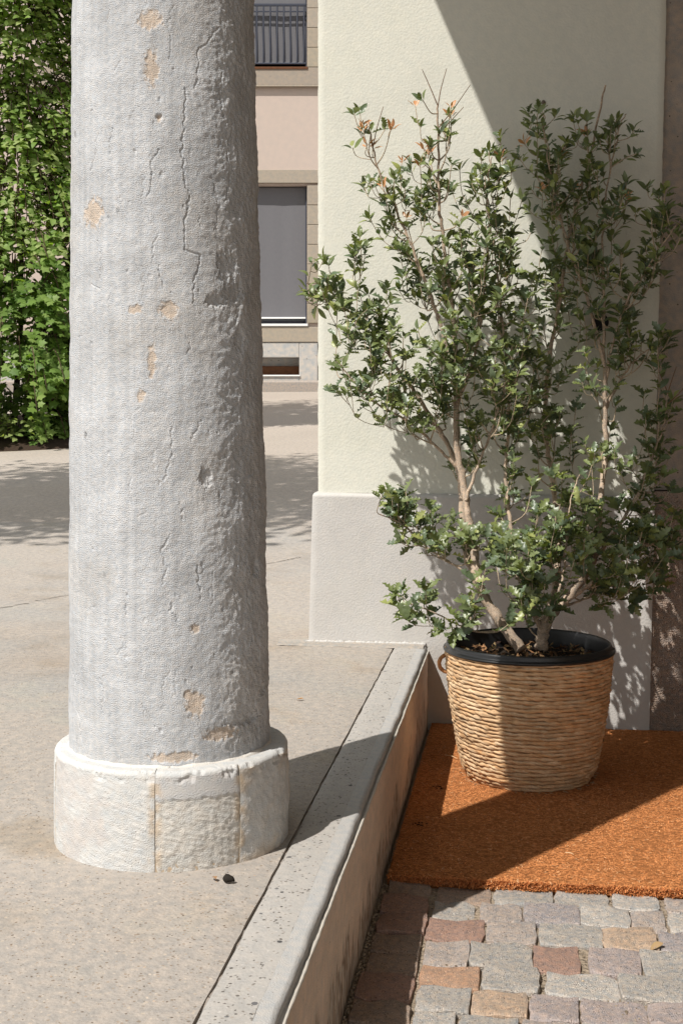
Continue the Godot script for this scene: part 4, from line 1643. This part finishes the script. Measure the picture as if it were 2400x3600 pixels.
func build_greenery() -> void:
	var shapes := []
	for s in 2:
		shapes.append(leaf_mesh(0.62, 0, 0.15 + 0.1 * s, 0.3, 30 + s))
	for s in 2:
		shapes.append(lobed_leaf(s))
	var tones := []
	for m in M.bush_leaves:
		tones.append(m.albedo_color.srgb_to_linear())
	# bed with a curved earth edge
	var g := Geo.new()
	var nn := noise(801, 3.0, 3)
	var c := V(-5.9, 0, -13.1)
	for j in 14:
		for i in 73:
			var a := TAU * i / 72.0
			var r := j / 13.0
			var x := c.x + 2.55 * r * cos(a)
			var z := c.z + 1.75 * r * sin(a)
			var hump := 0.16 * (1.0 - r * r) + 0.03 * nn.get_noise_2d(x * 2.0, z * 2.0) + 0.02
			g.add(V(x, rise(z) + (hump if j < 13 else -0.03), z), Color.WHITE)
	g.grid(0, 73, 14, false)
	structure("planting_bed", g.mesh(M.bed), "dark earth bed with a curved edge under the green bush")
	# the bush: layered sprays of leaves over a few stems
	var b := thing("leafy_bush", "dense bright green leafy bush left of the column", "bush")
	var wood := Geo.new()
	var base := V(-5.0, rise(-12.6), -12.6)
	for k in 5:
		var a := TAU * k / 5.0
		var e := base + V(cos(a) * 0.9, rng.randf_range(2.5, 4.6), sin(a) * 0.6)
		wood.tube(smooth_path([base + V(cos(a) * 0.15, -0.05, sin(a) * 0.15), base.lerp(e, 0.5) + V(cos(a) * 0.2, 0, 0), e], 4), PackedFloat32Array([0.035, 0.032, 0.03, 0.027, 0.024, 0.02, 0.016, 0.012, 0.008]), 7, Color(0.13, 0.09, 0.06), 0.1, k, 0.2)
	var leaves := []
	var clump := noise(815, 0.75, 2)
	for k in 2700:
		var y := rng.randf_range(0.12, 5.6)
		var wide := 1.55 * (0.78 + 0.22 * sin(y * 1.7)) * (1.0 if y < 4.6 else lerpf(1.0, 0.4, (y - 4.6)))
		var a := rng.randf_range(-0.25, PI + 0.25)   # mostly the sunny half towards the street
		wide *= 1.0 + 0.34 * clump.get_noise_2d(y * 0.9 + 30.0, a * 0.9)
		var deep := pow(rng.randf(), 0.6)
		var rr := wide * lerpf(0.25, 1.0, deep)
		var o := V(cos(a) * rr, y, sin(a) * rr * 0.72)
		if clump.get_noise_3dv(o) < -0.45:
			continue
		var from := base + V(o.x * 0.55, y - 0.1, o.z * 0.55)
		var lobed := y < 1.75
		spray(leaves, wood if k % 2 == 0 else null, from, base + o, 14, 0.085 if not lobed else 0.095, [2, 3] if lobed else [0, 1], [0, 0, 1, 3] if lobed else [0, 1, 1, 2, 2], rng.randf_range(0.05, 0.3))
	part("branches", wood.mesh(M.bark), b)
	for l in leaves:
		l.append(l[0].origin.z - absf(l[0].origin.x + 4.35) * 2.5)
	put_leaves(b, leaves, shapes, M.bush_leaves, tones, M.bush_any, 300)
	print("bush leaves ", leaves.size())
	# low plants along the bed edge
	var low := thing("ground_plant", "low yellow green plant at the edge of the bed below the bush", "plant")
	leaves = []
	for k in 40:
		var p := V(rng.randf_range(-5.6, -4.45), 0, rng.randf_range(-12.1, -11.75))
		p.y = rise(p.z) + 0.03
		spray(leaves, null, p, p + V(rng.randfn(0, 0.12), rng.randf_range(0.1, 0.3), rng.randf_range(0.0, 0.15)), 6, 0.07, [0, 1], [1, 2, 2], 0.03)
	put_leaves(low, leaves, shapes, M.bush_leaves, tones, M.bush_any, 0)
	# two trees whose crowns stand outside the view and dapple the street
	tree("street_tree", "broadleaf street tree left of the view shading the pavement", V(-6.2, 0, -6.0), V(-4.6, 5.3, -6.2), V(2.4, 1.4, 2.7), 850, shapes, tones)
	tree("street_tree", "broadleaf tree behind the green bush", V(-6.6, 0, -13.6), V(-5.2, 6.2, -12.9), V(2.2, 1.9, 2.0), 420, shapes, tones)


func tree(called: String, label: String, foot: Vector3, crown: Vector3, size: Vector3, sprays: int, shapes: Array, tones: Array) -> void:
	var t := thing(called, label, "tree", Vector3.ZERO, 0.0, "street trees")
	foot.y = rise(foot.z) - 0.05
	var wood := Geo.new()
	wood.tube(smooth_path([foot, foot.lerp(crown, 0.45) + V(0.1, 0.3, 0), crown], 4), PackedFloat32Array([0.17, 0.15, 0.14, 0.13, 0.12, 0.11, 0.09, 0.07, 0.05]), 10, Color(0.15, 0.115, 0.08), 0.08, 3, 0.2)
	part("trunk", wood.mesh(M.bark), t)
	wood = Geo.new()
	var leaves := []
	for k in sprays:
		var d := Vector3(rng.randfn(0, 1), rng.randfn(0, 1), rng.randfn(0, 1)).normalized() * pow(rng.randf(), 0.4)
		var e := crown + d * size
		spray(leaves, wood, crown.lerp(e, 0.35), e, 10, 0.12, [0, 1], [0, 1, 3], 0.2)
	part("limbs", wood.mesh(M.bark), t)
	put_leaves(t, leaves, shapes, M.bush_leaves, tones, M.bush_any, 0)


# ---------------------------------------------------------------- small things
func build_small_things() -> void:
	# socket plate with a round black opening, half hidden by the shrub
	var t := thing("wall_socket", "square beige socket plate with round black opening on the cream wall behind the shrub", "socket", V(0.262, 1.167, WALL_Z - 0.022))
	var g := Geo.new()
	g.box(V(-0.062, -0.075, 0.0), V(0.062, 0.075, 0.008), 0.006)
	part("plate", g.mesh(M.plate), t)
	g = Geo.new()
	g.lathe(PackedVector2Array([Vector2(0.0, 0.012), Vector2(0.026, 0.012), Vector2(0.03, 0.014), Vector2(0.031, 0.009), Vector2(0.031, 0.0)]), 40, Color.WHITE)
	var o := part("opening", g.mesh(M.dark), t)
	o.rotation.x = PI / 2
	o.position = V(0, 0.006, 0.002)
	for s in [-1, 1]:
		g = Geo.new()
		g.lathe(PackedVector2Array([Vector2(0.0, 0.003), Vector2(0.005, 0.0028), Vector2(0.006, 0.0)]), 16, Color.WHITE)
		o = part("screw", g.mesh(M.steel), t)
		o.rotation.x = PI / 2
		o.position = V(0.046 * s, -0.058, 0.0075)
	g = Geo.new()
	g.lathe(PackedVector2Array([Vector2(0.0, 0.005), Vector2(0.006, 0.0045), Vector2(0.008, 0.0)]), 18, Color.WHITE)
	var plug := single("wall_plug", g.mesh(mat(0.16, 0.13, 0.1, 0.7)), "small dark round plug in the cream wall above the shrub", "plug", V(0.062, 1.968, WALL_Z - 0.022))
	plug.rotation.x = PI / 2
	# black tie on the right stem
	g = Geo.new()
	var pts := PackedVector3Array()
	var rad := PackedFloat32Array()
	for i in 15:
		var a := i / 14.0
		pts.append(V(0.205 - 0.012 * sin(PI * a), 0.46 - 0.1 * a, -4.36 + 0.004 * sin(a * 9.0)))
		rad.append(0.0032)
	g.tube(pts, rad, 6, Color.WHITE)
	single("black_hose", g.mesh(M.dark), "short black hose end beside the right stem of the shrub", "hose")
	# litter
	var dry := leaf_mesh(0.5, 0, 0.25, 0.5, 77)
	for d in [[V(0.296, LOW + 0.004, -2.99), 0.04, 2.2, [0.36, 0.24, 0.13], "pale dry leaf lying on the cobbles near the right edge"], [V(-0.655, 0.006, -3.92), 0.022, 1.2, [0.42, 0.22, 0.09], "tiny orange dry leaf lying on the terrace near the kerb joint"], [V(-0.57, 0.006, -2.43), 0.02, 0.4, [0.3, 0.17, 0.09], "small brown leaf scrap on the terrace in front of the column"]]:
		var m := mat(d[3][0], d[3][1], d[3][2], 0.8, {"vc": true})
		var l := single("dry_leaf", dry, d[4], "leaf", d[0])
		l.material_override = m
		l.transform = Transform3D(Basis.from_euler(V(-PI / 2 + 0.12, d[2], 0.15)) * Basis.from_scale(Vector3.ONE * d[1]), d[0])
	g = Geo.new()
	g.tube(smooth_path([V(-0.01, 0.0, 0), V(0.0, 0.006, 0.004), V(0.012, 0.001, 0.003)], 4), PackedFloat32Array([0.001, 0.004, 0.006, 0.007, 0.007, 0.006, 0.005, 0.003, 0.001]), 7, Color(0.03, 0.025, 0.02), 0.2, 2)
	single("seed_pod", g.mesh(M.fibre), "small black shrivelled seed pod on the terrace in front of the column", "seed pod", V(-0.546, 0.004, -2.432))
	for d in [[V(-0.262, LOW + 0.026, -4.02), "dark crumb of dirt on the mat at the tip of the sunlit triangle"], [V(-0.295, LOW + 0.026, -3.66), "dark crumb of dirt on the shaded mat near its front left corner"]]:
		g = Geo.new()
		for k in 9:
			var p := V(rng.randfn(0, 0.008), rng.randf_range(0, 0.004), rng.randfn(0, 0.008))
			g.box(p - V(0.003, 0.001, 0.002), p + V(0.003, 0.001, 0.002), 0.0008, Color(0.03, 0.018, 0.012))
		single("dirt_crumb", g.mesh(M.fibre), d[1], "dirt", d[0])
	for d in [[V(-0.262, LOW + 0.024, -4.40), V(-0.222, LOW + 0.023, -4.365), "long pale straw lying across the shadow edge of the mat left of the basket"], [V(0.1, LOW + 0.023, -3.5), V(0.122, LOW + 0.022, -3.49), "short pale straw on the sunlit front part of the mat"]]:
		g = Geo.new()
		g.tube(smooth_path([d[0], d[0].lerp(d[1], 0.5) + V(0.003, 0.003, 0.004), d[1]], 3), PackedFloat32Array([0.0008, 0.0009, 0.001, 0.001, 0.0009, 0.0008, 0.0005]), 5, Color(0.72, 0.55, 0.34))
		single("straw", g.mesh(M.fibre), d[2], "straw")
	# grey post beyond the bush
	g = Geo.new()
	g.lathe(PackedVector2Array([Vector2(0.0, 1.02), Vector2(0.035, 1.01), Vector2(0.045, 0.98), Vector2(0.045, -0.05)]), 20, Color.WHITE)
	single("grey_post", g.mesh(mat(0.3, 0.3, 0.3, 0.6)), "thin grey post standing on the street behind the bush", "post", V(-5.35, rise(-15.2), -15.2))


const CRACKS := [
	[Vector2(0.227, 1.503), Vector2(0.181, 1.385), Vector2(0.201, 1.320), Vector2(0.259, 1.295), Vector2(0.196, 1.241), Vector2(0.192, 1.188), Vector2(0.357, 1.179), Vector2(0.329, 1.153), Vector2(0.281, 1.119), Vector2(0.269, 1.084)],
	[Vector2(-0.734, 0.353), Vector2(-0.670, 0.333), Vector2(-0.678, 0.310), Vector2(-0.708, 0.287)],
	[Vector2(0.101, 1.663), Vector2(0.058, 1.627), Vector2(0.074, 1.584), Vector2(0.047, 1.556)],
	[Vector2(0.615, 1.632), Vector2(0.450, 1.594), Vector2(0.382, 1.582), Vector2(0.362, 1.543), Vector2(0.313, 1.504)],
	[Vector2(-0.602, 1.659), Vector2(-0.652, 1.636)],
	[Vector2(-0.462, 1.556), Vector2(-0.540, 1.533)],
	[Vector2(-0.554, 1.426), Vector2(-0.592, 1.399), Vector2(-0.581, 1.376)],
	[Vector2(-0.858, 1.349), Vector2(-0.791, 1.370), Vector2(-0.747, 1.419)],
	[Vector2(-0.055, 1.381), Vector2(-0.148, 1.354), Vector2(-0.119, 1.327), Vector2(-0.182, 1.289)],
	[Vector2(-0.312, 1.172), Vector2(-0.252, 1.141), Vector2(-0.216, 1.114), Vector2(-0.261, 1.086)],
	[Vector2(-0.067, 1.157), Vector2(-0.026, 1.113)],
	[Vector2(-0.863, 1.125), Vector2(-0.703, 1.113)],
	[Vector2(-0.332, 0.812), Vector2(-0.306, 0.840), Vector2(-0.361, 0.862), Vector2(-0.266, 0.884)],
	[Vector2(0.329, 0.856), Vector2(0.297, 0.840), Vector2(0.240, 0.821)],
	[Vector2(0.043, 0.845), Vector2(0.042, 0.791), Vector2(-0.007, 0.761), Vector2(-0.038, 0.741)],
	[Vector2(-0.351, 0.746), Vector2(-0.368, 0.724), Vector2(-0.338, 0.691)],
	[Vector2(-0.218, 0.681), Vector2(-0.278, 0.672)],
	[Vector2(0.014, 0.638), Vector2(-0.059, 0.605), Vector2(-0.017, 0.572), Vector2(-0.061, 0.539)],
	[Vector2(0.134, 0.698), Vector2(0.144, 0.665)],
	[Vector2(-0.728, 0.722), Vector2(-0.691, 0.677)],
	[Vector2(-0.414, 0.509), Vector2(-0.409, 0.482)],
	[Vector2(0.039, 0.506), Vector2(0.010, 0.490)],
	[Vector2(-0.470, 0.437), Vector2(-0.438, 0.421), Vector2(-0.520, 0.403)],
	[Vector2(-1.028, 0.372), Vector2(-0.996, 0.345), Vector2(-1.012, 0.311)],
	[Vector2(0.276, 0.576), Vector2(0.304, 0.527)],
	[Vector2(0.430, 0.564), Vector2(0.444, 0.520), Vector2(0.411, 0.493)],
	[Vector2(0.705, 0.560), Vector2(0.683, 0.516), Vector2(0.739, 0.487)],
	[Vector2(0.643, 1.544), Vector2(0.619, 1.494), Vector2(0.652, 1.456)],
	[Vector2(0.794, 1.448), Vector2(0.703, 1.390), Vector2(0.738, 1.346), Vector2(0.671, 1.289)],
	[Vector2(0.528, 1.320), Vector2(0.576, 1.277), Vector2(0.543, 1.232)],
	[Vector2(0.063, 0.375), Vector2(0.048, 0.353), Vector2(0.067, 0.331)],
	[Vector2(-0.257, 0.313), Vector2(-0.228, 0.286)],
	[Vector2(-0.516, 0.591), Vector2(-0.500, 0.569), Vector2(-0.534, 0.546)],
	[Vector2(-0.092, 0.802), Vector2(-0.152, 0.791), Vector2(-0.130, 0.769)],
	[Vector2(0.826, 1.091), Vector2(0.776, 1.051), Vector2(0.694, 1.039)],
	[Vector2(0.871, 0.574), Vector2(0.913, 0.528), Vector2(0.864, 0.496)],
]
const PATCHES := [
	[-0.823, 1.263, 0.165, 0.032],
	[-0.130, 1.540, 0.087, 0.040],
	[-0.297, 1.072, 0.086, 0.010],
	[0.028, 1.070, 0.102, 0.022],
	[-0.144, 0.971, 0.048, 0.033],
	[-0.250, 0.904, 0.048, 0.015],
	[0.245, 0.455, 0.046, 0.011],
	[0.238, 0.308, 0.103, 0.031],
	[0.172, 0.326, 0.036, 0.016],
	[-0.051, 1.441, 0.038, 0.007],
	[-0.140, 1.633, 0.144, 0.020],
	[0.495, 0.245, 0.214, 0.015],
	[0.036, 0.209, 0.268, 0.011],
]
const DENTS := [
	[0.667, 1.159, 0.143, 0.035],
	[0.750, 1.109, 0.176, 0.024],
	[0.377, 0.745, 0.075, 0.022],
	[-0.051, 1.443, 0.043, 0.007],
	[0.832, 0.260, 0.274, 0.011],
	[0.519, 1.090, 0.140, 0.013],
	[0.830, 1.016, 0.106, 0.026],
	[1.048, 0.556, 0.079, 0.020],
	[1.163, 0.308, 0.104, 0.014],
]

const STEMS := [
	["A", 0.0195, 0.0028, [Vector3(-0.016, 0.108, -4.248), Vector3(-0.078, 0.193, -4.243), Vector3(-0.136, 0.278, -4.265), Vector3(-0.162, 0.374, -4.319), Vector3(-0.185, 0.493, -4.398), Vector3(-0.208, 0.617, -4.468), Vector3(-0.231, 0.761, -4.494), Vector3(-0.230, 0.921, -4.491), Vector3(-0.234, 1.067, -4.488), Vector3(-0.244, 1.198, -4.484), Vector3(-0.261, 1.329, -4.478), Vector3(-0.278, 1.460, -4.473), Vector3(-0.288, 1.590, -4.469), Vector3(-0.289, 1.735, -4.466), Vector3(-0.292, 1.880, -4.462)]],
	["A2", 0.0135, 0.0025, [Vector3(-0.123, 0.250, -4.310), Vector3(-0.185, 0.368, -4.370), Vector3(-0.209, 0.515, -4.472), Vector3(-0.227, 0.656, -4.547), Vector3(-0.282, 0.774, -4.555), Vector3(-0.355, 0.892, -4.545), Vector3(-0.429, 0.996, -4.535), Vector3(-0.498, 1.114, -4.525), Vector3(-0.583, 1.188, -4.513), Vector3(-0.671, 1.233, -4.501), Vector3(-0.733, 1.292, -4.493)]],
	["A3", 0.0085, 0.0020, [Vector3(-0.231, 0.980, -4.481), Vector3(-0.277, 1.126, -4.482), Vector3(-0.321, 1.257, -4.483), Vector3(-0.372, 1.390, -4.483), Vector3(-0.428, 1.522, -4.483), Vector3(-0.481, 1.641, -4.483), Vector3(-0.511, 1.745, -4.486), Vector3(-0.527, 1.842, -4.491)]],
	["A4", 0.0060, 0.0020, [Vector3(-0.230, 0.878, -4.491), Vector3(-0.176, 1.023, -4.485), Vector3(-0.147, 1.168, -4.476), Vector3(-0.132, 1.312, -4.464), Vector3(-0.121, 1.455, -4.452), Vector3(-0.127, 1.582, -4.438), Vector3(-0.112, 1.695, -4.427)]],
	["A5", 0.0060, 0.0020, [Vector3(-0.218, 0.659, -4.488), Vector3(-0.292, 0.732, -4.479), Vector3(-0.384, 0.820, -4.452), Vector3(-0.484, 0.878, -4.424), Vector3(-0.561, 0.950, -4.399), Vector3(-0.616, 1.022, -4.377)]],
	["A6", 0.0050, 0.0018, [Vector3(-0.148, 0.306, -4.305), Vector3(-0.224, 0.362, -4.300), Vector3(-0.308, 0.414, -4.295), Vector3(-0.393, 0.491, -4.309), Vector3(-0.472, 0.527, -4.293)]],
	["A7", 0.0040, 0.0016, [Vector3(-0.063, 0.177, -4.215), Vector3(-0.144, 0.172, -4.180), Vector3(-0.217, 0.202, -4.153), Vector3(-0.289, 0.240, -4.134), Vector3(-0.376, 0.274, -4.115)]],
	["A8", 0.0060, 0.0020, [Vector3(-0.198, 0.562, -4.424), Vector3(-0.154, 0.689, -4.473), Vector3(-0.103, 0.820, -4.473), Vector3(-0.067, 0.950, -4.466), Vector3(-0.046, 1.079, -4.456)]],
	["B", 0.0210, 0.0170, [Vector3(0.049, 0.105, -4.277), Vector3(0.053, 0.162, -4.279), Vector3(0.075, 0.209, -4.292)]],
	["B1", 0.0090, 0.0020, [Vector3(0.053, 0.162, -4.279), Vector3(0.011, 0.242, -4.290), Vector3(-0.031, 0.372, -4.354), Vector3(-0.056, 0.532, -4.459), Vector3(-0.068, 0.673, -4.524), Vector3(-0.059, 0.848, -4.530), Vector3(-0.068, 1.038, -4.524), Vector3(-0.083, 1.214, -4.517), Vector3(-0.100, 1.359, -4.509), Vector3(-0.123, 1.504, -4.501), Vector3(-0.137, 1.635, -4.494)]],
	["B2", 0.0155, 0.0060, [Vector3(0.070, 0.202, -4.289), Vector3(0.128, 0.260, -4.325), Vector3(0.192, 0.331, -4.380), Vector3(0.224, 0.395, -4.434), Vector3(0.243, 0.529, -4.539), Vector3(0.265, 0.685, -4.624), Vector3(0.269, 0.848, -4.638), Vector3(0.264, 0.996, -4.644), Vector3(0.243, 1.108, -4.647)]],
	["B2a", 0.0070, 0.0020, [Vector3(0.243, 1.108, -4.647), Vector3(0.204, 1.250, -4.647), Vector3(0.160, 1.369, -4.646), Vector3(0.120, 1.504, -4.645), Vector3(0.090, 1.640, -4.646), Vector3(0.067, 1.775, -4.648), Vector3(0.055, 1.881, -4.652)]],
	["B2b", 0.0060, 0.0018, [Vector3(0.261, 1.026, -4.650), Vector3(0.264, 1.220, -4.659), Vector3(0.262, 1.370, -4.667), Vector3(0.262, 1.521, -4.675), Vector3(0.284, 1.672, -4.686), Vector3(0.317, 1.823, -4.699), Vector3(0.341, 1.882, -4.711)]],
	["B2c", 0.0060, 0.0018, [Vector3(0.267, 0.922, -4.651), Vector3(0.291, 1.085, -4.634), Vector3(0.341, 1.231, -4.620), Vector3(0.412, 1.348, -4.610), Vector3(0.475, 1.448, -4.598), Vector3(0.512, 1.496, -4.583)]],
	["B2d", 0.0050, 0.0016, [Vector3(0.270, 0.862, -4.651), Vector3(0.321, 0.966, -4.648), Vector3(0.386, 1.048, -4.647), Vector3(0.458, 1.084, -4.647)]],
	["B3", 0.0115, 0.0030, [Vector3(0.067, 0.173, -4.383), Vector3(0.107, 0.359, -4.481), Vector3(0.101, 0.522, -4.601), Vector3(0.079, 0.681, -4.684), Vector3(0.064, 0.831, -4.695), Vector3(0.082, 1.043, -4.703), Vector3(0.116, 1.240, -4.713), Vector3(0.140, 1.408, -4.722), Vector3(0.170, 1.560, -4.732), Vector3(0.208, 1.698, -4.742), Vector3(0.253, 1.897, -4.754), Vector3(0.273, 1.995, -4.762)]],
	["B4", 0.0090, 0.0020, [Vector3(0.114, 0.248, -4.311), Vector3(0.196, 0.304, -4.321), Vector3(0.293, 0.378, -4.352), Vector3(0.391, 0.433, -4.375), Vector3(0.495, 0.464, -4.382)]],
	["B5", 0.0080, 0.0020, [Vector3(0.217, 0.375, -4.421), Vector3(0.296, 0.468, -4.495), Vector3(0.381, 0.600, -4.587), Vector3(0.435, 0.730, -4.631), Vector3(0.464, 0.833, -4.631), Vector3(0.474, 0.922, -4.629)]],
	["B6", 0.0050, 0.0016, [Vector3(0.087, 0.221, -4.348), Vector3(0.172, 0.242, -4.405), Vector3(0.266, 0.277, -4.472), Vector3(0.364, 0.326, -4.552), Vector3(0.455, 0.335, -4.608)]],
	["B7", 0.0050, 0.0016, [Vector3(0.058, 0.197, -4.236), Vector3(0.113, 0.327, -4.291), Vector3(0.129, 0.457, -4.372), Vector3(0.145, 0.565, -4.435), Vector3(0.175, 0.649, -4.468)]],
	["B8", 0.0040, 0.0016, [Vector3(0.044, 0.172, -4.219), Vector3(0.011, 0.267, -4.218), Vector3(-0.023, 0.333, -4.225), Vector3(-0.057, 0.362, -4.212)]],
]
const CLUSTERS := [
	[Vector3(-0.659, 1.268, -4.472), Vector2(0.072, 0.065), 9],
	[Vector3(-0.532, 1.154, -4.440), Vector2(0.108, 0.087), 14],
	[Vector3(-0.562, 1.378, -4.486), Vector2(0.051, 0.051), 5],
	[Vector3(-0.411, 1.282, -4.507), Vector2(0.115, 0.101), 14],
	[Vector3(-0.248, 1.329, -4.479), Vector2(0.130, 0.130), 17],
	[Vector3(-0.440, 1.555, -4.503), Vector2(0.087, 0.087), 9],
	[Vector3(-0.317, 1.614, -4.520), Vector2(0.115, 0.065), 10],
	[Vector3(-0.291, 1.815, -4.463), Vector2(0.069, 0.079), 9],
	[Vector3(-0.528, 1.820, -4.491), Vector2(0.051, 0.051), 5],
	[Vector3(-0.145, 1.598, -4.442), Vector2(0.079, 0.087), 9],
	[Vector3(-0.097, 1.373, -4.500), Vector2(0.115, 0.130), 16],
	[Vector3(-0.311, 1.080, -4.440), Vector2(0.159, 0.108), 18],
	[Vector3(-0.533, 0.994, -4.409), Vector2(0.094, 0.072), 9],
	[Vector3(-0.416, 0.885, -4.405), Vector2(0.101, 0.079), 9],
	[Vector3(-0.188, 0.936, -4.436), Vector2(0.144, 0.115), 15],
	[Vector3(-0.046, 1.082, -4.506), Vector2(0.115, 0.144), 16],
	[Vector3(-0.089, 0.834, -4.500), Vector2(0.108, 0.101), 10],
	[Vector3(0.093, 1.791, -4.657), Vector2(0.101, 0.087), 12],
	[Vector3(0.123, 1.626, -4.661), Vector2(0.115, 0.101), 15],
	[Vector3(0.288, 1.825, -4.704), Vector2(0.065, 0.065), 7],
	[Vector3(0.183, 1.476, -4.669), Vector2(0.137, 0.094), 14],
	[Vector3(0.340, 1.555, -4.610), Vector2(0.072, 0.072), 7],
	[Vector3(0.473, 1.511, -4.578), Vector2(0.058, 0.065), 6],
	[Vector3(0.340, 1.363, -4.610), Vector2(0.101, 0.079), 9],
	[Vector3(0.109, 1.298, -4.679), Vector2(0.115, 0.115), 14],
	[Vector3(0.413, 1.282, -4.620), Vector2(0.043, 0.051), 3],
	[Vector3(0.285, 1.220, -4.653), Vector2(0.087, 0.087), 9],
	[Vector3(0.384, 1.076, -4.616), Vector2(0.079, 0.058), 7],
	[Vector3(0.056, 0.937, -4.621), Vector2(0.115, 0.115), 13],
	[Vector3(0.152, 0.788, -4.635), Vector2(0.101, 0.087), 9],
	[Vector3(0.311, 0.966, -4.606), Vector2(0.051, 0.043), 3],
	[Vector3(-0.408, 0.525, -4.321), Vector2(0.087, 0.058), 8],
	[Vector3(-0.282, 0.449, -4.324), Vector2(0.094, 0.072), 9],
	[Vector3(-0.337, 0.265, -4.136), Vector2(0.072, 0.046), 6],
	[Vector3(-0.230, 0.212, -4.149), Vector2(0.065, 0.036), 4],
	[Vector3(-0.079, 0.429, -4.347), Vector2(0.094, 0.058), 7],
	[Vector3(0.052, 0.412, -4.323), Vector2(0.137, 0.087), 14],
	[Vector3(-0.050, 0.294, -4.211), Vector2(0.115, 0.072), 10],
	[Vector3(0.200, 0.461, -4.410), Vector2(0.108, 0.087), 10],
	[Vector3(0.299, 0.387, -4.339), Vector2(0.115, 0.087), 11],
	[Vector3(0.419, 0.459, -4.388), Vector2(0.079, 0.065), 7],
	[Vector3(0.395, 0.615, -4.585), Vector2(0.065, 0.094), 7],
	[Vector3(0.449, 0.789, -4.625), Vector2(0.043, 0.072), 4],
	[Vector3(0.140, 0.538, -4.505), Vector2(0.072, 0.065), 6],
	[Vector3(0.257, 0.260, -4.438), Vector2(0.079, 0.051), 6],
	[Vector3(0.037, 0.240, -4.176), Vector2(0.051, 0.043), 4],
	[Vector3(-0.032, 0.593, -4.515), Vector2(0.051, 0.058), 4],
	[Vector3(0.362, 0.301, -4.523), Vector2(0.072, 0.051), 4],
	[Vector3(-0.350, 0.950, -4.430), Vector2(0.130, 0.090), 9],
	[Vector3(-0.190, 1.165, -4.440), Vector2(0.120, 0.100), 8],
	[Vector3(-0.065, 1.250, -4.480), Vector2(0.110, 0.110), 6],
]
